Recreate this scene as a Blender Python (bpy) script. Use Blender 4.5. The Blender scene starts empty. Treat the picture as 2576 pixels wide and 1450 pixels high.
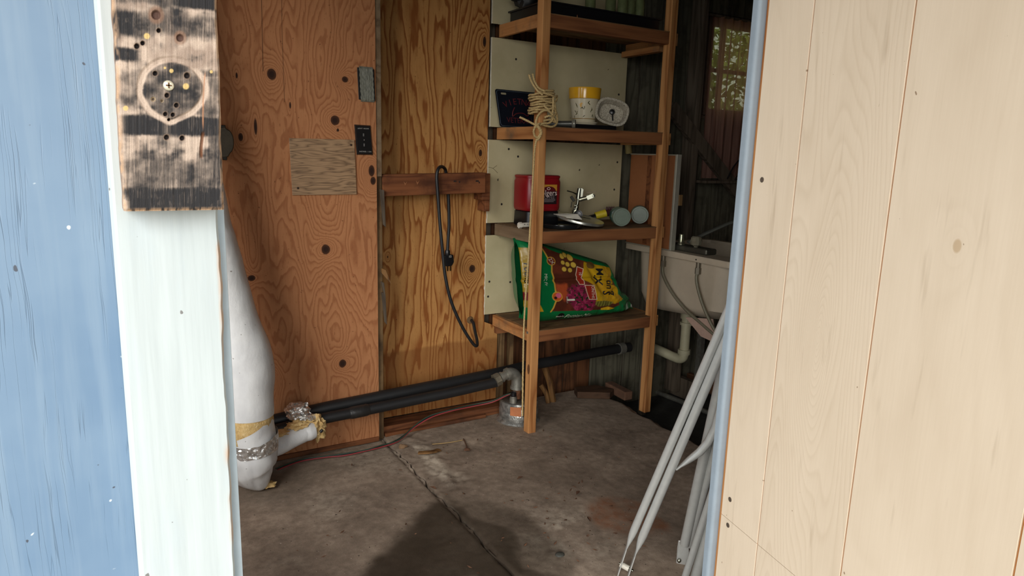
import bpy, bmesh, math, random
import numpy as np
from mathutils import Vector, Matrix
S = bpy.context.scene
COL = S.collection
random.seed(4)
# ------------------------------------------------------------- camera, world, sun, exposure
cam_data = bpy.data.cameras.new('camera')
cam = bpy.data.objects.new('camera', cam_data); COL.objects.link(cam)
cam_data.sensor_width = 36.0
cam_data.lens = 24.1505
cam_data.clip_start = 0.02
cam_data.clip_end = 200
R3 = Matrix(((0.8583304518788277, 0.07456964576337863, -0.5076496856181552),
             (-0.5123366668637379, 0.17841067475245387, -0.8400480765535562),
             (0.027928035456199884, 0.981126393012184, 0.19134007883989934)))
cam.matrix_world = Matrix.Translation((0, 0, 1.2)) @ R3.to_4x4()
S.camera = cam

world = bpy.data.worlds.new('overcast_sky'); S.world = world; world.use_nodes = True
wn = world.node_tree; wn.nodes.clear()
wo = wn.nodes.new('ShaderNodeOutputWorld'); wb = wn.nodes.new('ShaderNodeBackground')
wn.links.new(wb.outputs[0], wo.inputs[0])
wb.inputs[0].default_value = (0.86, 0.93, 1.0, 1)
wb.inputs[1].default_value = 1.2

sun_data = bpy.data.lights.new('veiled_sun', 'SUN'); sun = bpy.data.objects.new('veiled_sun', sun_data)
COL.objects.link(sun)
sun_data.energy = 3.4; sun_data.angle = math.radians(50); sun_data.color = (1.0, 0.97, 0.92)
# light travels towards +x +y and down: a bright overcast patch low behind the viewer
sun.rotation_euler = Vector((0.60, 0.75, -0.38)).to_track_quat('-Z', 'Y').to_euler()
sun.location = (-1, -3, 3)

S.view_settings.view_transform = 'Standard'
S.view_settings.look = 'None'
S.view_settings.gamma = 1.0
S.view_settings.use_curve_mapping = False
S.view_settings.exposure = 0.58

# ------------------------------------------------------------- numpy noise
def vnoise(x, y, seed=0):
    x = np.asarray(x, float); y = np.asarray(y, float)
    xi = np.floor(x).astype(np.int64); yi = np.floor(y).astype(np.int64)
    fx = x - xi; fy = y - yi
    fx = fx * fx * (3 - 2 * fx); fy = fy * fy * (3 - 2 * fy)
    def h(a, b):
        n = (a * 374761393 + b * 668265263 + seed * 982451653) & 0xffffffff
        n = ((n ^ (n >> 13)) * 1274126177) & 0xffffffff
        return ((n ^ (n >> 16)) & 0xffff) / 65535.0
    return (h(xi, yi) * (1 - fx) + h(xi + 1, yi) * fx) * (1 - fy) + (h(xi, yi + 1) * (1 - fx) + h(xi + 1, yi + 1) * fx) * fy
def fbm(x, y, seed=0, o=4):
    t = 0; a = .5; x = np.asarray(x, float); y = np.asarray(y, float)
    for i in range(o):
        t = t + a * vnoise(x * 2 ** i, y * 2 ** i, seed + i * 17); a *= .5
    return t / (1 - .5 ** o)
def sst(a, b, x):
    t = np.clip((x - a) / (b - a), 0, 1)
    return t * t * (3 - 2 * t)
def lin(c):
    return tuple(((v / 255) / 12.92 if v / 255 <= .04045 else ((v / 255 + .055) / 1.055) ** 2.4) for v in c)

# ------------------------------------------------------------- material helper
class G:
    def __init__(s, name):
        s.m = bpy.data.materials.new(name); s.m.use_nodes = True
        s.t = s.m.node_tree; s.t.nodes.clear()
        s.out = s.t.nodes.new('ShaderNodeOutputMaterial')
    def put(s, sock, v):
        if isinstance(v, bpy.types.NodeSocket): s.t.links.new(v, sock)
        elif v is not None:
            if isinstance(v, (tuple, list)) and sock.type == 'RGBA' and len(v) == 3: v = tuple(v) + (1,)
            sock.default_value = v
    def n(s, typ, ins=None, out=0, **props):
        k = s.t.nodes.new('ShaderNode' + typ)
        for a, b in props.items(): setattr(k, a, b)
        for a, b in (ins or {}).items(): s.put(k.inputs[a], b)
        return k.outputs[out]
    def math(s, op, a, b=None, c=None):
        d = {0: a}
        if b is not None: d[1] = b
        if c is not None: d[2] = c
        return s.n('Math', d, operation=op)
    def vm(s, op, a, b=None, out=0):
        d = {0: a}
        if b is not None: d[1] = b
        return s.n('VectorMath', d, out=out, operation=op)
    def obj(s): return s.n('TexCoord', out=3)
    def rnd(s): return s.n('ObjectInfo', out='Random')
    def noise(s, vec, scale=5., detail=3., rough=.5, dist=0.):
        return s.n('TexNoise', {'Vector': vec, 'Scale': scale, 'Detail': detail, 'Roughness': rough, 'Distortion': dist}, out=0)
    def mix(s, f, a, b, blend='MIX'):
        k = s.t.nodes.new('ShaderNodeMix'); k.data_type = 'RGBA'; k.blend_type = blend; k.clamp_factor = True
        s.put(k.inputs[0], f); s.put(k.inputs[6], a); s.put(k.inputs[7], b)
        return k.outputs[2]
    def ramp(s, f, stops, interp='LINEAR'):
        k = s.t.nodes.new('ShaderNodeValToRGB'); k.color_ramp.interpolation = interp
        e = k.color_ramp.elements
        while len(e) < len(stops): e.new(.5)
        for q, (p, c) in zip(e, stops):
            q.position = p; q.color = (c, c, c, 1) if isinstance(c, (int, float)) else tuple(c) + (1,)
        s.put(k.inputs[0], f)
        return k.outputs[0]
    def attr(s, name, out='Fac'): return s.n('Attribute', out=out, attribute_name=name, attribute_type='GEOMETRY')
    def bump(s, h, strength=.3, dist=.002):
        return s.n('Bump', {'Height': h, 'Strength': strength, 'Distance': dist})
    def bsdf(s, col, rough=.6, metal=0., normal=None, **kw):
        d = {'Base Color': col, 'Roughness': rough, 'Metallic': metal}
        if normal is not None: d['Normal'] = normal
        for a, b in kw.items(): d[a.replace('_', ' ')] = b
        o = s.n('BsdfPrincipled', d); s.t.links.new(o, s.out.inputs[0]); return o

def plain(name, rgb, rough=.55, metal=0., var=.12, scale=30., bump=0., **kw):
    g = G(name); o = g.obj(); c = lin(rgb)
    nz = g.noise(o, scale, 4)
    nz2 = g.noise(o, scale * 6, 2)
    f = g.math('ADD', g.math('MULTIPLY', nz, .7), g.math('MULTIPLY', nz2, .3))
    col = g.ramp(f, [(.3, tuple(v * (1 - var) for v in c)), (.7, tuple(min(1, v * (1 + var)) for v in c))])
    nrm = g.bump(f, bump, .004) if bump else None
    g.bsdf(col, rough, metal, nrm, **kw)
    return g.m

def lumber(name, light, dark, axis='z', rough=.75, dirt=None, freq=5.0, k=14.):
    """sawn board: growth lines running along the given axis"""
    g = G(name); L = lin(light); D = lin(dark)
    # random shift of the grain for every board
    off = g.n('CombineXYZ', {0: g.math('MULTIPLY', g.rnd(), 31.), 1: g.math('MULTIPLY', g.rnd(), 17.), 2: g.math('MULTIPLY', g.rnd(), 23.)})
    v = g.vm('ADD', g.obj(), off)
    q = {'x': (.10, 1, 1), 'y': (1, .10, 1), 'z': (1, 1, .10)}[axis]
    w = g.vm('MULTIPLY', v, q)
    h = g.noise(w, k, 2, .45)
    rings = g.math('PINGPONG', g.math('MULTIPLY', h, freq * 2), 1.)
    rings = g.math('POWER', rings, 2.)
    q2 = {'x': (.03, 1, 1), 'y': (1, .03, 1), 'z': (1, 1, .03)}[axis]
    fib = g.noise(g.vm('MULTIPLY', v, q2), 260., 3, .6)
    f = g.math('ADD', g.math('MULTIPLY', rings, .75), g.math('MULTIPLY', g.math('SUBTRACT', fib, .35), .7))
    col = g.ramp(f, [(.05, L), (.9, D)])
    if dirt:
        dn = g.noise(v, 9., 4, .6)
        col = g.mix(g.ramp(dn, [(.5, 0), (.72, .8)]), col, lin(dirt))
    g.bsdf(col, rough, 0, g.bump(f, .25, .0015), Specular_IOR_Level=.25)
    return g.m

def plywood(name, light, dark, knots, amp, freq, seed, xs=2.6, zs=.55, contrast=1., tint=None, damp=None, cracks=(), wob=.05, sharp=0.):
    """rotary cut veneer in the x-z plane: contour-like grain that flows round the knots"""
    g = G(name); L = lin(light); D = lin(dark)
    sep = g.n('SeparateXYZ', {0: g.obj()}, out=0); sn = g.t.nodes[-1]
    X, Z = sn.outputs[0], sn.outputs[2]
    p = g.n('CombineXYZ', {0: X, 1: seed * 1.37, 2: Z})
    a = g.noise(g.vm('MULTIPLY', p, (xs, 1, zs)), 1.9, 2.5, .45)
    b = g.noise(g.vm('MULTIPLY', p, (xs * 4, 1, zs * 3.5)), 1.8, 2., .5)
    w2 = g.noise(g.vm('MULTIPLY', p, (1, 1, .55)), 24., 2., .5)
    h = g.math('ADD', g.math('MULTIPLY', a, amp), g.math('MULTIPLY', b, amp * .15))
    h = g.math('ADD', h, g.math('MULTIPLY', w2, wob))
    core = None; halo = None
    for (kx, kz, rx, rz, st) in knots:
        d = g.n('VectorMath', {0: g.vm('MULTIPLY', g.vm('SUBTRACT', p, (kx, seed * 1.37, kz)), (1 / rx, 0, 1 / rz))}, out=1, operation='LENGTH')
        dn = g.math('ADD', d, g.math('MULTIPLY', g.math('SUBTRACT', b, .5), .9))
        e = g.math('MULTIPLY', g.math('POWER', 2.718, g.math('MULTIPLY', d, -.42)), st)
        h = g.math('ADD', h, e)
        core = dn if core is None else g.math('MINIMUM', core, dn)
    fr = g.math('FRACT', g.math('MULTIPLY', h, freq))
    line = g.ramp(fr, [(0., 0.), (.35, .10), (.60, .42), (.76, 1.), (.90, .9), (.97, .1), (1., 0.)])
    fib = g.noise(g.vm('MULTIPLY', p, (1, 1, .025)), 330., 3, .6)
    blot = g.noise(p, 3.5, 4, .6)
    f = g.math('ADD', g.math('MULTIPLY', line, .62 * contrast), g.math('MULTIPLY', g.math('SUBTRACT', fib, .3), .42))
    f = g.math('ADD', f, g.math('MULTIPLY', g.math('SUBTRACT', blot, .5), .40))
    col = g.ramp(f, [(.05, L), (.85, D)])
    # pores: short dark dashes
    por = g.noise(g.vm('MULTIPLY', p, (1, 1, .12)), 420., 1, .5)
    col = g.mix(g.math('MULTIPLY', g.ramp(por, [(.66, 0), (.74, .55)]), 1.), col, tuple(v * .45 for v in D))
    spk = g.noise(p, 95., 2, .5)
    col = g.mix(g.ramp(spk, [(.72, 0), (.76, .75)]), col, lin((48, 26, 14)))
    if core is not None:
        col = g.mix(g.ramp(core, [(1.0, .55), (2.6, 0)]), col, tuple(v * .55 for v in D))
        col = g.mix(g.ramp(core, [(.8, .95), (1.15, 0)]), col, lin((52, 27, 15)))
        col = g.mix(g.ramp(core, [(.35, .6), (.6, 0)]), col, lin((20, 11, 8)))
    for (x0, z0, z1, w) in cracks:   # thin long dark checks in the veneer
        dx = g.math('ABSOLUTE', g.math('SUBTRACT', X, g.math('ADD', x0, g.math('MULTIPLY', g.math('SUBTRACT', a, .5), .03))))
        inside = g.math('MULTIPLY', g.math('GREATER_THAN', Z, z0), g.math('LESS_THAN', Z, z1))
        col = g.mix(g.math('MULTIPLY', inside, g.ramp(g.math('DIVIDE', dx, w), [(.4, .7), (1., 0)])), col, lin((60, 32, 18)))
    if damp:   # old water line near the floor
        zz = g.math('ADD', Z, g.math('MULTIPLY', g.math('SUBTRACT', blot, .5), .05))
        col = g.mix(g.ramp(g.math('SUBTRACT', damp, zz), [(0., 0.), (.012, .5), (.3, .6)]), col, tuple(v * .5 for v in D))
    g.bsdf(col, .72, 0, g.bump(g.math('SUBTRACT', 1., f), .25, .0015), Specular_IOR_Level=.25)
    return g.m

# ------------------------------------------------------------- mesh helper
class MB:
    def __init__(s): s.v = []; s.f = []; s.c = None
    def add(s, vs, fs):
        o = len(s.v); s.v += [tuple(map(float, q)) for q in vs]; s.f += [tuple(i + o for i in q) for q in fs]; return s
    def box(s, a, b):
        (x0, y0, z0), (x1, y1, z1) = a, b
        return s.add([(x0, y0, z0), (x1, y0, z0), (x1, y1, z0), (x0, y1, z0), (x0, y0, z1), (x1, y0, z1), (x1, y1, z1), (x0, y1, z1)],
                     [(0, 3, 2, 1), (4, 5, 6, 7), (0, 1, 5, 4), (1, 2, 6, 5), (2, 3, 7, 6), (3, 0, 4, 7)])
    def obox(s, p0, p1, w, h, up=(0, 0, 1)):
        """bar from p0 to p1, w sideways, h along up"""
        p0 = Vector(p0); p1 = Vector(p1); d = (p1 - p0).normalized(); sd = d.cross(Vector(up)).normalized(); u = sd.cross(d)
        vs = []
        for p in (p0, p1):
            for i, j in ((-1, -1), (1, -1), (1, 1), (-1, 1)): vs.append(p + sd * (i * w / 2) + u * (j * h / 2))
        return s.add(vs, [(0, 1, 2, 3), (7, 6, 5, 4), (0, 4, 5, 1), (1, 5, 6, 2), (2, 6, 7, 3), (3, 7, 4, 0)])
    def tube(s, pts, r, n=12, caps=True, lobes=0, lobe=.3, twist=0., flat=None):
        pts = [Vector(p) for p in pts]; m = len(pts)
        rr = r if isinstance(r, (list, tuple)) else [r] * m
        T = [(pts[min(i + 1, m - 1)] - pts[max(i - 1, 0)]).normalized() for i in range(m)]
        a = Vector((0, 0, 1)) if abs(T[0].z) < .9 else Vector((1, 0, 0))
        N = (a - T[0] * a.dot(T[0])).normalized(); ln = 0.; vs = []
        for i in range(m):
            N = (N - T[i] * N.dot(T[i])).normalized(); B = T[i].cross(N)
            if i: ln += (pts[i] - pts[i - 1]).length
            for k in range(n):
                t = 2 * math.pi * k / n; q = rr[i]
                if lobes: q *= 1 - lobe + lobe * abs(math.cos(lobes * (t - twist * ln) / 2))
                fx, fy = (1, 1) if flat is None else flat[i]
                vs.append(pts[i] + N * (math.cos(t) * q * fx) + B * (math.sin(t) * q * fy))
        fs = [(i * n + k, i * n + (k + 1) % n, (i + 1) * n + (k + 1) % n, (i + 1) * n + k) for i in range(m - 1) for k in range(n)]
        if caps: fs += [tuple(range(n - 1, -1, -1)), tuple(range((m - 1) * n, m * n))]
        return s.add(vs, fs)
    def lathe(s, prof, c=(0, 0, 0), axis=(0, 0, 1), n=32, sx=1., sy=1., xdir=None):
        """profile [(radius, height)] turned round axis"""
        A = Vector(axis).normalized(); c = Vector(c)
        a = Vector(xdir) if xdir else (Vector((1, 0, 0)) if abs(A.x) < .9 else Vector((0, 1, 0)))
        U = (a - A * a.dot(A)).normalized(); W = A.cross(U); vs = []
        for (r, h) in prof:
            for k in range(n):
                t = 2 * math.pi * k / n
                vs.append(c + A * h + U * (math.cos(t) * r * sx) + W * (math.sin(t) * r * sy))
        m = len(prof)
        fs = [(i * n + k, i * n + (k + 1) % n, (i + 1) * n + (k + 1) % n, (i + 1) * n + k) for i in range(m - 1) for k in range(n)]
        if prof[0][0] > 1e-5: fs.append(tuple(range(n - 1, -1, -1)))
        if prof[-1][0] > 1e-5: fs.append(tuple(range((m - 1) * n, m * n)))
        return s.add(vs, fs)
    def grid(s, fn, nu, nv):
        vs = [fn(i / (nu - 1), j / (nv - 1)) for j in range(nv) for i in range(nu)]
        fs = [(j * nu + i, j * nu + i + 1, (j + 1) * nu + i + 1, (j + 1) * nu + i) for j in range(nv - 1) for i in range(nu - 1)]
        return s.add(vs, fs)
    def prism(s, poly, d):
        """polygon (list of 3D points) pushed by vector d"""
        n = len(poly); d = Vector(d); P = [Vector(p) for p in poly]
        return s.add(P + [p + d for p in P], [tuple(range(n - 1, -1, -1)), tuple(range(n, 2 * n))] + [(i, (i + 1) % n, n + (i + 1) % n, n + i) for i in range(n)])
    def blob(s, c, rad, amp=.2, fr=6., seed=0, sub=3):
        bm = bmesh.new(); bmesh.ops.create_icosphere(bm, subdivisions=sub, radius=1)
        from mathutils import noise as mn
        vs = []
        for v in bm.verts:
            q = v.co.copy(); d = 1 + amp * mn.noise(q * fr * .3 + Vector((seed * 3.1, seed, 0))) * 1.6 + amp * .6 * mn.noise(q * fr + Vector((0, seed * 5.3, seed)))
            vs.append((c[0] + q.x * rad[0] * d, c[1] + q.y * rad[1] * d, c[2] + q.z * rad[2] * d))
        bm.verts.index_update(); fs = [tuple(v.index for v in f.verts) for f in bm.faces]; bm.free()
        return s.add(vs, fs)
    def build(s, name, m, parent=None, smooth=False, bev=0., seg=2, kind=None, label=None, fixn=True):
        me = bpy.data.meshes.new(name)
        org = Vector((0, 0, 0)); p = parent
        while p is not None and p.parent is not None: p = p.parent
        if p is not None and not p.get('_local'): org = p.location
        me.from_pydata([(a - org.x, b - org.y, c - org.z) for a, b, c in s.v], [], s.f)
        if fixn:
            bm = bmesh.new(); bm.from_mesh(me); bmesh.ops.recalc_face_normals(bm, faces=bm.faces); bm.to_mesh(me); bm.free()
        me.polygons.foreach_set('use_smooth', [smooth] * len(me.polygons))
        if s.c is not None:
            at = me.color_attributes.new('col', 'FLOAT_COLOR', 'POINT')
            at.data.foreach_set('color', np.concatenate([np.asarray(s.c, float).reshape(-1, 3), np.ones((len(s.v), 1))], 1).ravel().astype(np.float32))
        me.materials.append(m); me.update()
        o = bpy.data.objects.new(name, me); COL.objects.link(o)
        if parent is not None: o.parent = parent
        if smooth:
            try:
                md = None
                me.set_sharp_from_angle(angle=math.radians(42))
            except Exception: pass
        if bev:
            md = o.modifiers.new('bevel', 'BEVEL'); md.width = bev; md.segments = seg; md.limit_method = 'ANGLE'; md.angle_limit = math.radians(35)
        if kind: o['kind'] = kind
        if label: o['label'] = label
        return o

def thing(name, label, cat, loc=(0, 0, 0), rotz=0., group=None):
    o = bpy.data.objects.new(name, None); COL.objects.link(o); o.location = loc
    o.empty_display_size = .03
    o['label'] = label; o['category'] = cat
    if group: o['group'] = group
    if rotz: o.rotation_euler = (0, 0, rotz)
    return o
def tag(o, label, cat, group=None):
    o['label'] = label; o['category'] = cat
    if group: o['group'] = group
    return o
def struct(o): o['kind'] = 'structure'; return o
def catmull(pts, n=8):
    P = [Vector(p) for p in pts]; out = []
    for i in range(len(P) - 1):
        a = P[max(i - 1, 0)]; b = P[i]; c = P[i + 1]; d = P[min(i + 2, len(P) - 1)]
        for k in range(n):
            t = k / n
            out.append(.5 * ((2 * b) + (c - a) * t + (2 * a - 5 * b + 4 * c - d) * t * t + (3 * b - a - 3 * c + d) * t ** 3))
    out.append(P[-1]); return out
def textmesh(body, size, fn, mb=None, shear=0., bold=0.):
    """flat lettering: every vertex of the letters is laid on a surface by fn(x, y)"""
    cu = bpy.data.curves.new('lettering', 'FONT'); cu.body = body; cu.size = size; cu.shear = shear; cu.offset = bold
    cu.align_x = 'CENTER'; cu.align_y = 'CENTER'; cu.resolution_u = 3
    ob = bpy.data.objects.new('lettering', cu); me = ob.to_mesh()
    mb = mb or MB()
    mb.add([fn(v.co.x, v.co.y) for v in me.vertices], [tuple(p.vertices) for p in me.polygons])
    ob.to_mesh_clear(); bpy.data.objects.remove(ob); bpy.data.curves.remove(cu)
    return mb
# ------------------------------------------------------------- shared materials
M_post = lumber('fir_post', (196, 142, 88), (140, 86, 44), 'z', freq=4.)
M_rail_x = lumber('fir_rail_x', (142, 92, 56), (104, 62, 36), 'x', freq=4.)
M_rail_y = lumber('fir_rail_y', (188, 132, 80), (138, 86, 46), 'y', freq=4., dirt=(98, 84, 66))
M_grey_y = lumber('grey_weathered_rail', (128, 108, 84), (92, 74, 56), 'y', freq=4., dirt=(104, 80, 56))
M_shelf = lumber('dusty_shelf_board', (128, 98, 66), (88, 62, 40), 'x', dirt=(70, 56, 42))
M_stud = lumber('old_stud', (124, 98, 66), (82, 60, 38), 'z', dirt=(60, 45, 30))
M_brown = lumber('brown_stained_board', (128, 78, 46), (84, 46, 26), 'x', dirt=(66, 36, 22))
M_plate = lumber('damp_sill_plate', (120, 74, 44), (78, 44, 26), 'x', dirt=(60, 38, 24))
M_sheath = lumber('brown_sheathing', (104, 66, 40), (62, 38, 22), 'z', dirt=(44, 28, 18))
M_sheath_grey = lumber('grey_sheathing', (104, 100, 84), (68, 65, 54), 'z', dirt=(54, 50, 42))
M_dark = lumber('dark_old_board', (104, 92, 78), (70, 60, 50), 'z')
M_split = lumber('split_bark_wood', (120, 86, 48), (70, 46, 24), 'z')
M_black = plain('black_rubber', (26, 26, 27), .5, 0, .2)
M_blackpl = plain('black_plastic', (20, 20, 22), .35, 0, .1)
M_silver = plain('silver_painted_steel', (188, 189, 185), .34, .25, .06, 60.)
M_chrome = plain('chrome', (128, 128, 116), .26, 1., .05)
M_galv = plain('galvanised_iron', (150, 148, 138), .45, .7, .25, 60.)
M_rust = plain('rusty_iron', (116, 74, 48), .8, .1, .45, 70., .3)
M_whitepl = plain('white_plastic', (205, 200, 186), .4)
M_wallblue = None

# ------------------------------------------------------------- floor: two concrete slabs, soil beyond
def slab_mat():
    g = G('worn_concrete'); o = g.obj()
    n1 = g.noise(o, 4., 6, .62); n2 = g.noise(o, 38., 5, .6); n3 = g.noise(o, 260., 2, .5)
    f = g.math('ADD', g.math('MULTIPLY', n1, .6), g.math('ADD', g.math('MULTIPLY', n2, .3), g.math('MULTIPLY', n3, .1)))
    col = g.ramp(f, [(.34, lin((98, 85, 73))), (.5, lin((138, 122, 106))), (.64, lin((172, 154, 135)))])
    dirt = g.ramp(g.noise(o, 2.3, 5, .6), [(.45, 0), (.7, .55)])
    col = g.mix(dirt, col, lin((116, 101, 86)))
    col = g.mix(g.math('MULTIPLY', g.attr('pale'), g.ramp(n2, [(.35, .2), (.6, 1)])), col, lin((206, 194, 174)))
    col = g.mix(g.math('MULTIPLY', g.attr('rust'), g.ramp(n2, [(.3, .35), (.6, 1)])), col, lin((132, 84, 54)))
    spk = g.noise(o, 75., 2, .5)
    col = g.mix(g.ramp(spk, [(.70, 0), (.75, .8)]), col, lin((44, 36, 30)))
    spk2 = g.noise(o, 120., 2, .5)
    col = g.mix(g.ramp(spk2, [(.73, 0), (.77, .8)]), col, lin((205, 196, 180)))
    wet = g.attr('wet')
    col = g.mix(wet, col, g.mix(n2, lin((46, 39, 31)), lin((70, 60, 48))))
    col = g.mix(g.attr('edge'), col, lin((54, 42, 32)))
    r = g.ramp(wet, [(0, .88), (1, .62)])
    g.bsdf(col, r, 0, g.bump(f, .5, .006), Specular_IOR_Level=.3)
    return g.m
M_slab = slab_mat()
M_soil = plain('dark_packed_soil', (44, 42, 38), .95, 0, .4, 14., .6)

def poly_sd(px, py, poly):
    """signed distance to a polygon, negative inside"""
    d = np.full(px.shape, 1e9); ins = np.zeros(px.shape, bool); n = len(poly)
    for i in range(n):
        ax, ay = poly[i]; bx, by = poly[(i + 1) % n]
        ex, ey = bx - ax, by - ay; wx, wy = px - ax, py - ay
        t = np.clip((wx * ex + wy * ey) / (ex * ex + ey * ey), 0, 1)
        d = np.minimum(d, (wx - ex * t) ** 2 + (wy - ey * t) ** 2)
        c = ((ay <= py) & (by > py)) | ((by <= py) & (ay > py))
        xx = ax + (py - ay) / (by - ay if by != ay else 1e-9) * ex
        ins ^= c & (px < xx)
    d = np.sqrt(d); return np.where(ins, -d, d)

floor_soil = struct(MB().box((-.6, .76, -.30), (3.9, 3.6, -.14)).build('floor', M_soil))
def slab(x0, x1, y0, y1, z, side):
    st = .0075; nx = int((x1 - x0) / st) + 1; ny = int((y1 - y0) / st) + 1
    gx, gy = np.meshgrid(np.linspace(x0, x1, nx), np.linspace(y0, y1, ny))
    wob = (fbm(gy * 9, gx * 0, 5, 4) - .5) * .034 + (vnoise(gy * 60, gx * 0, 9) - .5) * .006
    X = gx.copy()
    if side == 'L': X += wob * sst(x1 - .08, x1, gx)
    else:
        X += (wob + .003) * sst(x0 + .08, x0, gx)
        X += ((fbm(gy * 6, gx * 0, 15, 4) - .5) * .09) * sst(x1 - .15, x1, gx)
    Z = z + (fbm(gx * 5, gy * 5, 2, 4) - .5) * .006 + (fbm(gx * 40, gy * 40, 3, 3) - .5) * .0022
    je = np.abs(X - (x1 if side == 'L' else x0))
    Z -= .007 * np.exp(-(je / .006) ** 2)
    if side != 'L':
        Z -= .03 * sst(.05, 0, x1 - gx)
        rough = np.exp(-((gx - 1.06) / .10) ** 2) * sst(1.9, 2.2, gy)
        Z += rough * (fbm(gx * 26, gy * 26, 8, 3) - .5) * .012
    wx = gx + (fbm(gx * 7, gy * 7, 21, 4) - .5) * .10; wy = gy + (fbm(gx * 7, gy * 7, 33, 4) - .5) * .10
    stain = [(.925, 2.03), (.85, 2.0), (.80, 1.955), (.765, 1.90), (.72, 1.84), (.66, 1.80), (.55, 1.76), (.40, 1.62), (.3, 1.3), (1.05, 1.3), (1.03, 1.55), (1.075, 1.70), (1.06, 1.80), (1.03, 1.88), (.99, 1.96)]
    d1 = poly_sd(wx, wy, stain)
    wet = sst(.03, -.035, d1) * (.80 + .2 * fbm(gx * 9, gy * 9, 40, 3))
    halo = [(.95, 2.04), (.85, 2.0), (.7, 1.8), (.9, 1.4), (1.12, 1.35), (1.16, 1.60), (1.14, 1.78), (1.08, 1.93)]
    wet = np.maximum(wet, sst(.03, -.03, poly_sd(wx, wy, halo)) * (.55 if side != 'L' else .35))
    wet *= 1 - .55 * sst(1.66, 1.5, gy) * sst(.45, .6, fbm(gx * 6, gy * 6, 71, 3)) * (gx > .7)
    d2 = np.sqrt(((wx - 1.45) / .105) ** 2 + ((wy - 1.64) / .15) ** 2)
    d3 = np.sqrt(((wx - 1.52) / .06) ** 2 + ((wy - 1.60) / .12) ** 2)
    rust = np.maximum(sst(1.15, .75, d2), sst(1.1, .7, d3)) * .8 * (.35 + .65 * sst(.35, .6, fbm(gx * 12, gy * 12, 50, 3)))
    if side != 'L': pale = .7 * np.exp(-((gx - 1.03 - .03 * vnoise(gy * 4, gx * 0, 60)) / .05) ** 2) * sst(2.02, 2.2, gy) * sst(2.55, 2.4, gy) * sst(.35, .6, fbm(gx * 18, gy * 7, 61, 3)) + .5 * np.exp(-(((gx - 1.2) / .13) ** 2 + ((gy - 1.63) / .16) ** 2)) * sst(.4, .62, fbm(gx * 14, gy * 14, 62, 3))
    else: pale = .2 * sst(.5, .7, fbm(gx * 5, gy * 5, 63, 3))
    edge = .75 * np.exp(-(je / .0035) ** 2) * sst(.25, .55, fbm(gy * 14, gy * 0, 77, 3))
    m = MB()
    m.v = list(zip(X.ravel().tolist(), gy.ravel().tolist(), Z.ravel().tolist()))
    m.f = [(j * nx + i, j * nx + i + 1, (j + 1) * nx + i + 1, (j + 1) * nx + i) for j in range(ny - 1) for i in range(nx - 1)]
    # skirt down to the soil
    n0 = len(m.v); ring = [i for i in range(nx)] + [j * nx + nx - 1 for j in range(1, ny)] + [(ny - 1) * nx + i for i in range(nx - 2, -1, -1)] + [j * nx for j in range(ny - 2, 0, -1)]
    m.v += [(m.v[i][0], m.v[i][1], -.14) for i in ring]
    k = len(ring); m.f += [(ring[i], n0 + i, n0 + (i + 1) % k, ring[(i + 1) % k]) for i in range(k)]
    o = m.build('concrete_slab', M_slab, floor_soil, smooth=True, fixn=False)
    for nm, arr in (('wet', wet), ('rust', rust), ('pale', pale), ('edge', edge)):
        at = o.data.attributes.new(nm, 'FLOAT', 'POINT')
        at.data.foreach_set('value', np.concatenate([arr.ravel(), np.zeros(k)]).astype(np.float32))
    return o
slab(-.35, .955, .80, 2.72, 0., 'L')
slab(.958, 2.17, .80, 2.74, .004, 'R')

# ------------------------------------------------------------- back wall
wall_back = struct(MB().box((-.4, 2.80, -.3), (2.86, 2.83, 2.25)).box((3.28, 2.80, -.3), (3.9, 2.83, 2.25)).box((2.86, 2.80, -.3), (3.28, 2.83, 1.44)).box((2.86, 2.80, 1.95), (3.28, 2.83, 2.25)).build('wall_back', M_dark))
knL = [(.557, 1.452, .017, .020, 1.1), (.821, 1.455, .014, .013, .9), (.780, 1.305, .017, .018, 1.1), (.496, 1.268, .006, .030, .5), (.445, 1.232, .009, .016, .6),
       (.735, .822, .018, .019, 1.2), (.791, .359, .015, .016, 1.2), (.459, .729, .014, .011, .6), (.518, .326, .012, .015, .7), (.920, 1.121, .013, .022, 1.0), (.926, 1.083, .012, .016, .9), (.441, 1.439, .004, .011, .4), (.618, 1.35, .004, .014, .4), (.79, 1.27, .005, .006, .3)]
M_plyL = plywood('red_fir_plywood', (222, 158, 108), (158, 96, 58), knL, 2.5, 11.0, 3.3, 2.6, .62, .85, wob=.085, cracks=((.53, 1.46, 2.2, .0022), (.60, 1.36, 2.2, .0016)))
knG = [(1.431, .685, .016, .020, 1.5), (1.464, 1.201, .010, .020, 1.0), (1.473, 1.670, .008, .022, 1.1), (1.03, .76, .003, .006, .8)]
M_plyG = plywood('golden_pine_plywood', (232, 176, 106), (150, 88, 38), knG, 2.3, 7.2, 8.1, 3.3, .50, 1.25, damp=.35, wob=.055)
MB().box((-.4, 2.60, .0), (.940, 2.612, 2.2)).build('plywood_sheet', M_plyL, wall_back, label='reddish knotty plywood sheet')
def goldfn():
    m = MB(); m.prism([(.985, 2.724, .045), (1.572, 2.724, .045), (1.572, 2.724, .40), (1.50, 2.724, .43), (1.497, 2.724, 2.2), (.985, 2.724, 2.2)], (0, .012, 0)); return m
goldfn().build('plywood_sheet', M_plyG, wall_back, label='golden plywood sheet with bold grain')
MB().box((.930, 2.613, 0), (.966, 2.70, 2.2)).build('stud', M_stud, wall_back, bev=.002)
MB().box((.942, 2.604, 1.1), (.962, 2.614, 2.2)).build('filler_strip', M_grey_y, wall_back)
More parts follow.
